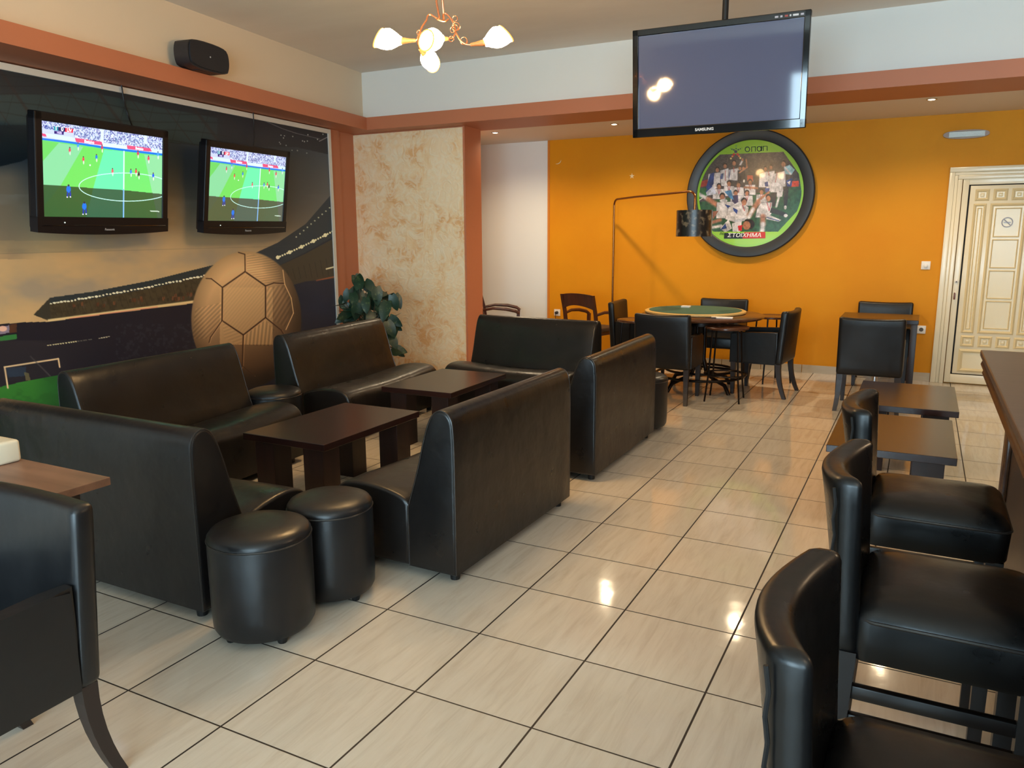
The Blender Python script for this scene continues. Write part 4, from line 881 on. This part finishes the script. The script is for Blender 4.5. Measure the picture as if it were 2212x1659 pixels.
dup(b0, (-.11, 1.905, 0), PI / 2, 'middle of the three black bar stools, drawn up to the counter')
dup(b0, (-.13, 2.615, 0), PI / 2, 'farthest of the three black bar stools, overlapping the low tables')

# ================================================================== BAR COUNTER
t = thing('bar_counter', 'long brown bar counter running along the right edge of the room', 'bar counter', (.23, 0, 0))
x0, x1, y0, y1 = 0.0, .62, -1.2, 3.57
obj('worktop', B(x0, x1, y0, y1, 1.075, 1.10, .004), M['counter'], t, smooth=False)
P = [(.004, 1.0745), (.010, 1.06), (.004, 1.045), (.018, 1.03), (.012, 1.01), (.022, .998), (.045, .998), (.045, 1.0745)]
bm = bmesh.new(); hexa(bm, [(a, y0 + .01, b_) for a, b_ in P], [(a, y1 - .01, b_) for a, b_ in P]); obj('edge_moulding', bm, M['counter_edge'], t, ang=50)
bm = bmesh.new(); hexa(bm, [(x0 + .03, y1 - .006 - (a - .004), b_) for a, b_ in P], [(x1 - .01, y1 - .006 - (a - .004), b_) for a, b_ in P]); obj('edge_moulding', bm, M['counter_edge'], t, ang=50)
bm = bmesh.new(); box(bm, .115, .58, y0 + .05, y1 - .12, .08, 1.0745); obj('body_panel', bm, M['counter_body'], t, smooth=False)
obj('plinth', B(.15, .56, y0 + .06, y1 - .14, 0, .0795), M['plastic'], t, smooth=False)
for yb in (3.3, 2.3, 1.3, .3): obj('pilaster', B(.098, .1148, yb, yb + .12, .08, .995, .004), M['counter_edge'], t)

# ================================================================== WALNUT TABLE AND APPLIANCE ON THE LEFT
t = thing('walnut_table', 'light walnut table at the left edge behind the near armchair', 'table', (-2.415, 1.645, 0))
obj('tabletop', B(-.80, 0, -.325, 0, .722, .75, .002), M['walnut'], t, smooth=False)
for a, b_ in ((-.05, -.045), (-.75, -.045), (-.05, -.28), (-.75, -.28)):
    obj('leg', taper(bmesh.new(), a - (.10 if a > -.4 else 0), b_, 0, .7215, .014, .018, dx=(-.10 if a > -.4 else -.02), dy=.03 if b_ > -.1 else 0), M['darkleg'], t, smooth=False)
t = thing('small_appliance', 'small cream appliance standing on the walnut table at left edge', 'appliance', (-3.0, 1.575, .75))
obj('housing', B(-.13, .112, -.06, .055, 0.0, .083, .012, 3), M['machine'], t)
obj('dial', Lt([(.026, 0), (.026, .004), (.018, .005)], 20, Matrix.Translation((.055, -.060, .052)) @ Matrix.Rotation(PI / 2, 4, 'X') @ Matrix.Diagonal((.7, 1, 1, 1))), M['brass'], t)
obj('button', B(.090, .097, -.0625, -.0595, .010, .026), M['ink_black'], t, smooth=False)

# ================================================================== CARD TABLE
t = thing('card_table', 'round brown pedestal table with ring footrest under the green card top', 'table', (-1.93, 7.84, 0))
obj('tabletop', Lt([(.585, .728), (.60, .735), (.605, .748), (.60, .758), (.59, .762)], 72), M['tabletop'], t)
for k in range(4):
    a = PI / 4 + k * PI / 2 + .2; c_, s_ = math.cos(a), math.sin(a)
    bm = Tb([(.05 * c_, .05 * s_, .7275), (.05 * c_, .05 * s_, .30), (.10 * c_, .10 * s_, .17), (.22 * c_, .22 * s_, .12), (.36 * c_, .36 * s_, .085), (.42 * c_, .42 * s_, .0)], .020, 10)
    obj('leg', bm, M['tube'], t)
obj('ring_footrest', Tb(circ(0, 0, .20, .34, 48), .013, 8, True), M['tube'], t)
obj('ring_footrest', Tb(circ(0, 0, .15, .44, 56), .013, 8, True), M['tube'], t)
obj('skirt', Lt([(.26, .66), (.26, .727)], 40), M['tube'], t)
t = thing('game_board', 'green felt card top with pale wooden rim lying on the round table', 'game board', (-2.03, 7.95, .7625))
obj('rim', Lt([(.49, 0), (.505, .006), (.505, .020), (.49, .026), (.455, .026), (.45, .024)], 72), M['pale_rim'], t)
obj('felt', Lt([(.462, .0262), (.462, .0285), (.455, .030)], 72), M['felt'], t)
tag(obj('card_deck', B(-.045, .045, -.032, .032, 0, .018, .002), M['paper']), 'small white deck of cards lying on the green felt', 'cards').location = (-2.17, 8.12, .7925)
bk = thing('booklet', 'white booklet lying on the edge of the round card table', 'booklet', (-1.655, 7.50, .762), .15)
obj('pages', B(-.10, .10, -.05, .05, 0.001, .010, .001), M['paper'], bk)
obj('pen', Tb([(-.15, -.045, .008), (-.05, -.056, .008)], .005, 8), M['ink_black'], bk)

def side_stand(label, x, y, R, h, ring, group):
    t = thing('drink_stand', label, 'side table', (x, y, 0), .3, group)
    obj('top', Lt([(R * .97, h - .022), (R, h - .016), (R, h - .002), (R * .985, h), (R * .95, h - .004), (.01, h - .004)], 48), M['tabletop'], t)
    for k in range(4):
        a = k * PI / 2 + .55; c_, s_ = math.cos(a), math.sin(a)
        obj('leg', Tb([(R * .80 * c_, R * .80 * s_, h - .02), (R * .95 * c_, R * .95 * s_, .25), (R * 1.12 * c_, R * 1.12 * s_, 0)], .0085, 8), M['tube'], t)
    if ring: obj('ring', Tb(circ(0, 0, .25, R * .96, 40), .008, 8, True), M['tube'], t)
    return t
GS = 'round drink stands beside the card table'
s0 = side_stand('round drink stand with four thin legs in front of card table', -1.575, 7.385, .2, .70, True, GS)
dup(s0, (-1.36, 8.55, 0), .9, 'round drink stand behind the card table at its right, near wall')
dup(s0, (-2.54, 7.63, 0), .2, 'round drink stand left of the card table beside the left armchair')
at_ = thing('ashtray', 'small dark round ashtray on the front drink stand', 'ashtray', (-1.665, 7.44, .70))
obj('bowl', Lt([(.026, 0), (.030, .012), (.044, .024), (.040, .028), (.028, .020), (.01, .016)], 24), M['chrome'], at_)

# ================================================================== SQUARE TABLE
t = thing('square_table', 'dark square dining table between two leather armchairs by the door', 'table', (-.33, 8.38, 0))
obj('tabletop', B(-.34, .34, -.29, .29, .715, .755, .004), M['wenge'], t, smooth=False)
for a in (-1, 1):
    for b_ in (-1, 1): obj('leg', B(a * .305 - .028, a * .305 + .028, b_ * .25 - .028, b_ * .25 + .028, 0, .7145, .003), M['wenge_leg'], t)
obj('centre_post', Lt([(.03, 0.0), (.03, .70)], 20), M['chrome'], t)

# ================================================================== WOODEN ARMCHAIRS
def wood_chair(label, loc, rz, group):
    t = thing('wooden_armchair', label, 'chair', loc, rz, group); Wd = .46; m_ = M['chairwood']
    def leg(s, pts, w): 
        bm = bmesh.new(); rr = []
        for (y, z) in pts: rr.append([bm.verts.new((s * (Wd / 2) + a * w, y + b_ * w, z)) for a, b_ in ((-1, -1), (1, -1), (1, 1), (-1, 1))])
        for a, b_ in zip(rr, rr[1:]):
            for k in range(4): bm.faces.new((a[k], a[(k + 1) % 4], b_[(k + 1) % 4], b_[k]))
        bm.faces.new(rr[0]); bm.faces.new(rr[-1][::-1]); return bm
    for s in (-1, 1):
        obj('leg', leg(s, [(.07, 0), (.0, .25), (-.01, .45), (.02, .65), (.075, .865)], .017), m_, t, smooth=False)
        obj('leg', leg(s, [(-.44, 0), (-.42, .40), (-.43, .60)], .017), m_, t, smooth=False)
        A = [(s * (Wd / 2 + .005), .015, .635), (s * (Wd / 2 + .02), -.12, .66), (s * (Wd / 2 + .035), -.28, .652), (s * (Wd / 2 + .025), -.40, .625), (s * (Wd / 2 + .01), -.445, .595)]
        obj('armrest', Tb(A, [.016, .018, .021, .021, .017], 10), m_, t)
    # curved crest splat
    bm = bmesh.new(); rows = []
    for i in range(13):
        u = -1 + i / 6; q = 1 - u * u; y = .075 + .035 * q
        col = []
        for f in (0, 1):
            for z in (.70 + .045 * q, .865 + .018 * q): col.append((u * (Wd / 2 - .012), y - .012 * (z < .8) * 1.6 - (.020 if f else 0), z))
        rows.append([bm.verts.new(p) for p in (col[0], col[1], col[3], col[2])])
    for a, b_ in zip(rows, rows[1:]):
        for k in range(4): bm.faces.new((a[k], a[(k + 1) % 4], b_[(k + 1) % 4], b_[k]))
    bm.faces.new(rows[0]); bm.faces.new(rows[-1][::-1]); obj('crest_rail', bm, m_, t)
    obj('seat_frame', B(-Wd / 2 + .018, Wd / 2 - .018, -.43, .0, .385, .43, .004), m_, t)
    obj('seat_pad', B(-Wd / 2 + .0, Wd / 2 - .0, -.45, -.03, .4305, .475, .016, 3), M['chairfab'], t)
    return t
GW = 'brown wooden armchairs'
w0 = wood_chair('brown wooden armchair with curved back rail in front of the orange wall socket', (-3.50, 8.47, 0), PI - .30, GW)
dup(w0, (-4.88, 8.62, 0), PI / 2 + .45, 'brown wooden armchair half hidden behind the stucco column')

# ================================================================== ARC FLOOR LAMP
t = thing('floor_lamp', 'slim bronze floor lamp with bent arm and mottled dark drum shade', 'floor lamp', (-3.31, 9.0, 0), math.atan2(-.98, 1.22))
arm = []
for k in range(9): a = k / 8 * PI / 2; arm.append((.07 - .07 * math.cos(a), 0, 1.885 + .07 * math.sin(a)))
arm2 = []; LA = 1.565
for k in range(9): a = k / 8 * PI / 2; arm2.append((LA - .10 + .10 * math.sin(a), 0, 1.90 + .075 * math.cos(a) - .0))
obj('pole', Tb([(0, 0, .02), (0, 0, 1.0), (0, 0, 1.85)] + arm + [(.45, 0, 1.965), (1.1, 0, 1.97)] + arm2 + [(LA, 0, 1.86)], .0115, 10), M['brass'], t)
obj('base', Lt([(.15, 0), (.15, .016), (.14, .022), (.02, .026)], 40), M['tube'], t)
bm = bmesh.new(); rs = [(.178, 1.525), (.178, 1.785), (.174, 1.785), (.174, 1.525)]; n = 56; rg = []
for r, z in rs: rg.append([bm.verts.new((LA + r * math.cos(k * 2 * PI / n), r * math.sin(k * 2 * PI / n), z)) for k in range(n)])
for i in range(4):
    for k in range(n): bm.faces.new((rg[i][k], rg[i][(k + 1) % n], rg[(i + 1) % 4][(k + 1) % n], rg[(i + 1) % 4][k]))
sh_ = obj('lamp_shade', bm, M['drum'], t)
bm = bmesh.new(); tube(bm, [(LA, 0, 1.865), (LA, 0, 1.80), (LA, 0, 1.72)], .012, 10)
for k in range(3): a = k * 2 * PI / 3; tube(bm, [(LA, 0, 1.775), (LA + .175 * math.cos(a), .175 * math.sin(a), 1.775)], .003, 6)
obj('socket', bm, M['brass'], t)

# ================================================================== CHANDELIER
def chandelier():
    hub = at_depth(951, 46, 4.27)
    t = thing('chandelier', 'copper chandelier with four lit lily-shaped glass shades', 'chandelier', hub)
    def L_(px, py, d): return at_depth(px, py, d) - hub
    top = Vector((0, 0, ZC - hub.z))
    obj('canopy', Lt([(.06, 0), (.055, .02), (.03, .035)][::-1] and [(.02, -.04), (.055, -.02), (.06, -.001)], 24, Matrix.Translation(top)), M['copper'], t)
    obj('rod', Tb([top + Vector((-.012, 0, -.03)), Vector((-.022, 0, .10)), L_(949, 38, 4.27), L_(944, 43, 4.27)], .0055, 8), M['copper'], t)
    obj('rod', Tb([top + Vector((.012, 0, -.03)), Vector((.018, 0, .10)), L_(958, 30, 4.27), L_(959, 44, 4.25)], .0055, 8), M['copper'], t)
    D = 4.27
    arms = [([(958, 44, D), (957, 34, D), (961, 29, D), (967, 32.5, D), (975, 42, D), (981.7, 55, D), (983.4, 66.7, D), (988, 76.5, D), (996, 89, D), (1006, 95.5, D), (1016, 97, D)], (1048, 92, D), (1062, 86, D), 1),
            ([(969, 41, D), (962, 46, D), (951, 43.5, D), (939.5, 37, D), (930, 31.5, D), (924, 34.5, D), (921, 44, D), (911, 59, D), (905.5, 73, D), (901, 84, D), (898, 87.5, D)], (866, 88, D), (850, 86, D), 1),
            ([(983.4, 66, D), (982.5, 74, 4.22), (977, 82, 4.17), (968, 84, 4.12)], (953, 83, 4.11), (932, 86, 4.05), 1),
            ([(921, 44, D), (911, 60, 4.29), (904.5, 78, 4.32), (903, 94, 4.35), (907, 106, 4.39)], (916, 116, 4.42), (930, 132, 4.50), .9)]
    for path, neck, mid, k in arms:
        P = [L_(*p) for p in path]; nk = L_(*neck); md = L_(*mid)
        # smooth path
        Q = []
        for i in range(len(P) - 1):
            p0, p1, p2, p3 = P[max(i - 1, 0)], P[i], P[i + 1], P[min(i + 2, len(P) - 1)]
            for j in range(6): s = j / 6; Q.append(.5 * ((2 * p1) + (-p0 + p2) * s + (2 * p0 - 5 * p1 + 4 * p2 - p3) * s * s + (-p0 + 3 * p1 - 3 * p2 + p3) * s ** 3))
        Q.append(P[-1]); ar = obj('arm', Tb(Q, .0045, 8), M['copper'], t)
        obj('neck', Tb([P[-1], P[-1].lerp(nk, .4), P[-1].lerp(nk, .8), nk], [.009, .011, .016, .019], 14), M['wick'], ar)
        ax = (md - nk).normalized(); z = ax; xx = z.cross(Vector((0, 0, 1))).normalized(); yv = z.cross(xx)
        mt = Matrix((xx, yv, z)).transposed().to_4x4(); mt.translation = nk
        Ls = .135 * k; n = 28
        prof = [(.020, -.004), (.026, .010), (.038, .028), (.050, .050), (.056, .072), (.054, .094), (.049, .112), (.048, .122)]
        bm = bmesh.new(); rings = []
        for r, zq in prof:
            rings.append([bm.verts.new((r * k * math.cos(a), r * k * math.sin(a), (zq + .020 * max(0, (zq - .05) / .07) * math.sin(a)) * k)) for a in [j * 2 * PI / n for j in range(n)]])
        for a, b_ in zip(rings, rings[1:]):
            for j in range(n): bm.faces.new((a[j], a[(j + 1) % n], b_[(j + 1) % n], b_[j]))
        bm.faces.new(rings[0][::-1])
        inner = [bm.verts.new(v.co * .92 + Vector((0, 0, -.02))) for v in rings[-1]]
        for j in range(n): bm.faces.new((rings[-1][j], rings[-1][(j + 1) % n], inner[(j + 1) % n], inner[j]))
        bm.faces.new(inner)
        bmesh.ops.transform(bm, matrix=mt, verts=bm.verts)
        sh = obj('glass_shade', bm, M['bulb'], t, ang=80)
        edge = [mt @ Vector((.0485 * k * math.cos(a), .0485 * k * math.sin(a), (.124 + .020 * 1.03 * math.sin(a)) * k)) for a in [j * 2 * PI / n for j in range(n)]]
        obj('rim', Tb(edge, .0045, 8, True), M['rim'], sh)
    # wire curls
    rs = random.Random(3)
    for (cx, cy_, r, d) in ((983, 60, 7, 4.26), (985, 57, 9, 4.24), (978, 64, 6, 4.27), (1002, 88, 8, 4.27), (905, 70, 5, 4.27), (975, 84, 6, 4.15), (983, 40, 6, 4.27)):
        pts = []
        for j in range(22):
            a = j / 21 * 2.4 * PI; w = r * (1 - .2 * j / 21); pts.append(L_(cx + w * math.cos(a), cy_ + w * 1.1 * math.sin(a), d + .01 * math.sin(a * .7)))
        obj('wire_curl', Tb(pts, .0018, 5), M['copper'], t)
chandelier()

# ================================================================== DOWNLIGHTS
sp = thing('downlight', 'lit recessed downlight in the lowered ceiling, right of column', 'ceiling light', (-4.49, 8.23, ZL), 0, 'recessed downlights over the orange wall')
obj('ring', Lt([(.045, 0), (.045, -.006), (.036, -.008), (.032, -.003)][::1], 28, None, False), M['chrome'], sp)
obj('bulb', Lt([(.031, -.002), (.028, -.007), (.01, -.010)], 24), M['spot'], sp)
spots = [(-4.49, 8.23), (-3.05, 8.25), (-1.52, 8.22), (-.05, 8.15)]
for (x, y), l in zip(spots[1:], ('lit recessed downlight in the lowered ceiling, left of hanging television', 'lit recessed downlight in the lowered ceiling, behind the hanging television', 'lit recessed downlight in the lowered ceiling, above the white door side')): dup(sp, (x, y, ZL), 0, l)

# ================================================================== WALL SPEAKER
yaw = math.atan2(1, -.141) ; t = thing('wall_speaker', 'black oblong loudspeaker on the ledge high on left wall', 'speaker', (-5.245, 4.72, 2.845), yaw - PI / 2 + PI / 2)
# local x along the wall, local -y faces the room
P = [(-.235, .06), (-.20, .0), (.20, .0), (.235, .06), (.235, .155), (.20, .215), (-.20, .215), (-.235, .155)]
bm = bmesh.new(); P2 = chaikin(P, 2); hexa(bm, [(a, -.085, b_) for a, b_ in P2], [(a, .05, b_) for a, b_ in P2]); obj('housing', bm, M['speaker_case'], t, ang=50)
bm = bmesh.new(); P3 = offset_poly(P2, .012); hexa(bm, [(a, -.097, b_) for a, b_ in P3], [(a, -.084, b_) for a, b_ in P3]); bmesh.ops.bevel(bm, geom=[e for e in bm.edges if e.verts[0].co.y < -.09 and e.verts[1].co.y < -.09], offset=.006, segments=2, affect='EDGES'); obj('grille', bm, M['speaker'], t, ang=50)
obj('badge', Lt([(.006, 0), (.006, .002)], 14, Matrix.Translation((.0, -.097, .107)) @ Matrix.Rotation(PI / 2, 4, 'X')), M['silver'], t)
obj('bracket', B(-.10, .10, -.05, .0, -.002, .006, .001), M['speaker_case'], t)

# ================================================================== PLANT
def plant():
    t = thing('potted_plant', 'artificial plant with variegated heart-shaped leaves behind the bench in the corner', 'plant', (-5.17, 6.62, 0))
    obj('pot', Lt([(.11, 0), (.12, .02), (.15, .26), (.155, .28), (.14, .28), (.135, .25), (.01, .25)], 36), M['pot'], t)
    rs = random.Random(11); bl = bmesh.new(); bs = bmesh.new()
    def leaf(base, tip, wdir, w):
        L = (tip - base).length; d = (tip - base).normalized(); nrm = d.cross(wdir).normalized(); n = 9; mid = []; rows = []
        for i in range(n + 1):
            u = i / n; ww = w * 1.45 * ((u + .02) ** .38) * ((1 - u) ** .8)
            c_ = base + d * L * u - nrm * .22 * L * u * u
            if i == 0: ww = w * .45; c_ = base - d * L * .02
            rows.append([c_ + wdir * ww * s + nrm * (.10 * ww * abs(s)) + (-d * L * .06 if (i == 0 and s) else Vector()) for s in (-1, -.5, 0, .5, 1)])
        vv = [[bl.verts.new(p) for p in r] for r in rows]
        for a, b_ in zip(vv, vv[1:]):
            for k in range(4): bl.faces.new((a[k], a[k + 1], b_[k + 1], b_[k]))
    anchor = [(775, 605, 6.55, .17, 0), (800, 618, 6.6, .15, .7), (815, 640, 6.5, .17, .2), (852, 655, 6.55, .15, .5), (748, 640, 6.6, .13, -.6), (765, 648, 6.5, .15, .2), (742, 680, 6.45, .17, -1.2), (770, 675, 6.45, .16, -.2), (790, 660, 6.45, .15, .3), (830, 672, 6.45, .19, 0), (855, 695, 6.5, .14, .9), (845, 712, 6.4, .16, .5), (850, 738, 6.45, .15, .8), (858, 762, 6.5, .11, 1.3), (800, 690, 6.5, .15, -.3), (780, 640, 6.6, .14, .6), (760, 662, 6.6, .14, -.8), (838, 725, 6.55, .14, -.2), (820, 700, 6.6, .16, .1), (785, 700, 6.55, .15, -.6), (805, 662, 6.7, .13, 1.2), (735, 690, 6.6, .12, -.9), (835, 645, 6.7, .13, .9), (770, 625, 6.75, .12, -.4)]
    root = Vector((0, 0, .27)); o = Vector((-5.17, 6.62, 0))
    for px_, py_, y, L, a in anchor + [(p[0] + rs.uniform(-14, 14), p[1] + rs.uniform(-6, 18), p[2] + .12, p[3] * .95, p[4] + rs.uniform(-.8, .8)) for p in anchor]:
        r = ray(px_, py_); c_ = EYE + r * ((y - EYE.y) / r.y) - o; L *= 1.12
        nv = Vector((.55 + rs.uniform(-.5, .4), -.8, rs.uniform(-.15, .55))).normalized()
        tilt = a + rs.uniform(-.25, .25); dn = Vector((math.sin(tilt), 0, -math.cos(tilt) if py_ > 612 else .9))
        d = (dn - nv * dn.dot(nv)).normalized(); wd = nv.cross(d).normalized()
        base = c_ - d * L * .5; leaf(base, c_ + d * L * .5, wd, L * .44)
        mid_ = root.lerp(base, .55) + Vector((rs.uniform(-.03, .03), rs.uniform(-.03, .03), .10))
        tube(bs, [root + Vector((rs.uniform(-.04, .04), rs.uniform(-.04, .04), 0)), mid_, base], .004, 5)
    for _ in range(26):
        a = rs.uniform(0, 2 * PI); c_ = Vector((math.cos(a) * rs.uniform(.05, .26), math.sin(a) * rs.uniform(.05, .22), rs.uniform(.45, .95))); d = Vector((math.cos(a), math.sin(a), rs.uniform(-.5, .5))).normalized()
        wd = d.cross(Vector((rs.uniform(-.4, .4), rs.uniform(-.4, .4), 1))).normalized(); leaf(c_, c_ + d * .16, wd, .07); tube(bs, [root, root.lerp(c_, .6) + Vector((0, 0, .05)), c_], .004, 5)
    obj('leaves', bl, M['leaf'], t, ang=70); obj('stems', bs, M['stem'], t)
plant()

# ================================================================== DOOR AND WALL FITTINGS
d = bpy.data.objects.new('door_1', None); C.objects.link(d); d.location = (0, YB, 0); struct(d)
bm = bmesh.new()
for (a, b_, y) in ((.165, .2145, -.055), (.215, .2445, -.045), (.245, .285, -.062)):
    box(bm, a, b_, y, 0.0, 0, 2.19 - (b_ - .165) - .0005, .004)
    box(bm, a, 1.35 - (a - .165), y, 0.0, 2.19 - (b_ - .165), 2.19 - (a - .165), .004)
obj('frame', bm, M['door_white'], d)
obj('leaf_stile', B(.292, .345, -.045, -.012, .012, 2.10, .002), M['door_white'], d)
obj('leaf_panel', box(box(B(.345, 1.22, -.045, -.012, 2.015, 2.10, .002), .345, 1.22, -.045, -.012, .012, .10, .002), .36, 1.20, -.045, -.018, .11, 2.005, .003), M['door_white'], d)
obj('gap', box(box(B(.346, .3595, -.030, -.010, .10, 2.014), .346, 1.21, -.030, -.010, .1005, .1095), .346, 1.21, -.030, -.010, 2.0055, 2.0145), M['gap'], d, smooth=False)
def frame_panel(x0, x1, z0, z1, w=.022, name='moulding', depth=.016, y=-.045):
    bm = bmesh.new()
    O = [(x0, z0), (x1, z0), (x1, z1), (x0, z1)]; I = [(x0 + w, z0 + w), (x1 - w, z0 + w), (x1 - w, z1 - w), (x0 + w, z1 - w)]; J = [(x0 + w * .5, z0 + w * .5), (x1 - w * .5, z0 + w * .5), (x1 - w * .5, z1 - w * .5), (x0 + w * .5, z1 - w * .5)]
    vo = [bm.verts.new((a, y, b_)) for a, b_ in O]; vj = [bm.verts.new((a, y - depth, b_)) for a, b_ in J]; vi = [bm.verts.new((a, y - .001, b_)) for a, b_ in I]
    for k in range(4):
        bm.faces.new((vo[k], vo[(k + 1) % 4], vj[(k + 1) % 4], vj[k])); bm.faces.new((vj[k], vj[(k + 1) % 4], vi[(k + 1) % 4], vi[k]))
    bm.faces.new(vi)
    obj(name, bm, M['door_panel'], d, smooth=False)
for k in range(5):
    x = .405 + k * .155
    for z in (1.855, .395):
        frame_panel(x, x + .125, z, z + .115, .030)
        obj('stud', B(x + .045, x + .08, -.056, -.0465, z + .04, z + .075, .004), M['door_panel'], d)
for x0_, x1_ in ((.40, .515), (.885, 1.0)): frame_panel(x0_, x1_, .535, 1.83, .028); frame_panel(x0_ + .035, x1_ - .035, .575, 1.79, .012, depth=.008, y=-.0462)
frame_panel(.545, .86, .535, 1.83, .030)
for k in range(4): z = .585 + k * .305; frame_panel(.59, .815, z, z + .285, .012, depth=.010, y=-.0462)
frame_panel(.40, 1.14, .13, .37, .040)
sg = obj('no_smoking_sign', Tb([(.702 + .045 * math.cos(a), -.052, 1.645 + .045 * math.sin(a)) for a in [k * PI / 16 for k in range(32)]], .005, 6, True), M['grey_paint'], d)
obj('bar', Tb([(.672, -.052, 1.675), (.732, -.052, 1.615)], .005, 6), M['grey_paint'], sg); obj('cigarette', B(.672, .732, -.054, -.051, 1.639, 1.649), M['grey_paint'], sg, smooth=False)
obj('escutcheon', Lt([(.018, 0), (.018, .008), (.012, .012)], 20, Matrix.Translation((.318, -.045, 1.06)) @ Matrix.Rotation(PI / 2, 4, 'X')), M['white_plastic'], d)
obj('lock', Lt([(.007, .01), (.007, .016)], 14, Matrix.Translation((.318, -.045, 1.055)) @ Matrix.Rotation(PI / 2, 4, 'X')), M['dark_hole'], d)
kb = obj('key', box(B(.308, .316, -.075, -.045, .93, .945, .002), .304, .320, -.082, -.074, .875, .94, .003), M['key'], d)
def wall_plate(name, label, cat, x, z, w=.085, group=None):
    t = thing(name, label, cat, (x, YB, z), 0, group); obj('plate', B(-w / 2, w / 2, -.010, 0, -w / 2, w / 2, .003), M['white_plastic'], t); return t
t = wall_plate('dimmer_switch', 'white square dimmer switch on the orange wall beside the white door', 'switch', .027, 1.215)
obj('knob', Lt([(.021, 0), (.020, .012), (.015, .015)], 24, Matrix.Translation((0, -.010, -.002)) @ Matrix.Rotation(PI / 2, 4, 'X')), M['white_plastic'], t)
t = wall_plate('wall_socket', 'white wall socket low on orange wall, between square table and door', 'socket', .040, .545, group='white wall sockets')
obj('recess', Lt([(.021, 0), (.021, .0012)], 24, Matrix.Translation((0, -.010, 0)) @ Matrix.Rotation(PI / 2, 4, 'X')), M['dark_hole'], t)
t = wall_plate('wall_socket', 'white wall socket with black plug, left of the wooden armchair', 'socket', -4.163, .555, group='white wall sockets')
obj('recess', Lt([(.021, 0), (.021, .0012)], 24, Matrix.Translation((0, -.010, 0)) @ Matrix.Rotation(PI / 2, 4, 'X')), M['dark_hole'], t)
pg = cable([(-4.163, YB - .055, .552), (-4.163, YB - .065, .52), (-4.15, YB - .05, .42), (-4.10, YB - .04, .2), (-3.98, YB - .06, .012), (-3.6, YB - .12, .008), (-3.36, 8.86, .008)], .004, 'black plug and lamp cord hanging from the left wall socket', 'lamp_cord', cat='cord')
obj('plug', Lt([(.010, 0), (.018, .01), (.018, .045)], 16, Matrix.Translation((-4.163, YB - .057, .555)) @ Matrix.Rotation(-PI / 2, 4, 'X')), M['black_rubber'], pg)
t = thing('emergency_light', 'oblong emergency light fitting high on orange wall over the white door', 'emergency light', (.275, YB, 2.505))
P = chaikin([(-.20, -.042), (.20, -.042), (.20, .042), (-.20, .042)], 3)
bm = bmesh.new(); hexa(bm, [(a, -.04, b_) for a, b_ in P], [(a, 0, b_) for a, b_ in P]); obj('housing', bm, mat('fitting grey brown', (150, 122, 104), .4), t, ang=50)
bm = bmesh.new(); P_ = [(-.15, -.03), (.16, -.03), (.16, .03), (-.15, .03)]; hexa(bm, [(a, -.052, b_ * .8) for a, b_ in P_], [(a, -.039, b_) for a, b_ in P_]); obj('diffuser', bm, M['lens'], t, smooth=False)
# little stickers
bm = bmesh.new(); st = [((.034 if k % 2 == 0 else .013) * math.sin(k * PI / 5), (.034 if k % 2 == 0 else .013) * math.cos(k * PI / 5)) for k in range(10)]
hexa(bm, [(a, -.003, b_) for a, b_ in st], [(a, 0, b_) for a, b_ in st]); o = obj('star_sticker', bm, M['glow'], smooth=False); o.location = (-3.19, YB, 2.235); tag(o, 'tiny pale star sticker on the orange wall above lamp arm', 'sticker')
bm = bmesh.new(); tube(bm, [(.055 * math.cos(a), -.002, .05 * math.sin(a)) for a in [(-1.9 + k * .13) for k in range(15)]], [.0015 + .004 * math.sin(k / 14 * PI) for k in range(15)], 6); o = obj('moon_sticker', bm, M['glow']); o.location = (-4.175, YB - .003, 2.47); tag(o, 'thin pale crescent sticker high on orange wall near the column', 'sticker')

# ================================================================== LIGHT
def area(name, loc, rot, sx, sy_, power, col, spread=PI):
    l = bpy.data.lights.new(name, 'AREA'); l.shape = 'RECTANGLE'; l.size = sx; l.size_y = sy_; l.energy = power; l.color = col; l.spread = spread
    o = bpy.data.objects.new(name, l); C.objects.link(o); o.location = loc; o.rotation_euler = rot; return o
DAY = (.60, .85, 1.0); WARM = (1.0, .70, .42)
WP = [70, 310, 340]
for i, (a, b_) in enumerate(wins):
    area('daylight_%d' % i, ((a + b_) / 2, YS - .25, (.5 + wtop[i]) / 2), (PI / 2 + .28, 0, 0), b_ - a, wtop[i] - .5, WP[i], DAY)
for i, (x, y) in enumerate(spots):
    l = bpy.data.lights.new('downlight_beam', 'SPOT'); l.energy = 84; l.color = (1.0, .78, .50); l.spot_size = math.radians(150); l.spot_blend = .8; l.shadow_soft_size = .03
    o = bpy.data.objects.new('downlight_beam', l); C.objects.link(o); o.location = (x, y, ZL - .022)
# added warm fill lights, unseen: one near the camera, one beyond the bar
for i, (x, y, e) in enumerate(((.9, .2, 22), (2.4, 4.0, 55))):
    l = bpy.data.lights.new('warm_fill', 'POINT'); l.energy = e; l.color = WARM; l.shadow_soft_size = .22
    o = bpy.data.objects.new('warm_fill', l); C.objects.link(o); o.location = (x, y, 2.3)
w = bpy.data.worlds.new('world'); S.world = w; w.use_nodes = True
w.node_tree.nodes['Background'].inputs[0].default_value = (.62, .78, 1.0, 1); w.node_tree.nodes['Background'].inputs[1].default_value = .6
S.view_settings.view_transform = 'Standard'; S.view_settings.look = 'None'; S.view_settings.gamma = 1; S.view_settings.use_curve_mapping = False
S.view_settings.exposure = -0.08
S.cycles.use_denoising = True
S.cycles.max_bounces = 5; S.cycles.diffuse_bounces = 3; S.cycles.glossy_bounces = 3; S.cycles.sample_clamp_indirect = 6.0
S.cycles.use_adaptive_sampling = True; S.cycles.adaptive_threshold = 0.06; S.cycles.adaptive_min_samples = 16
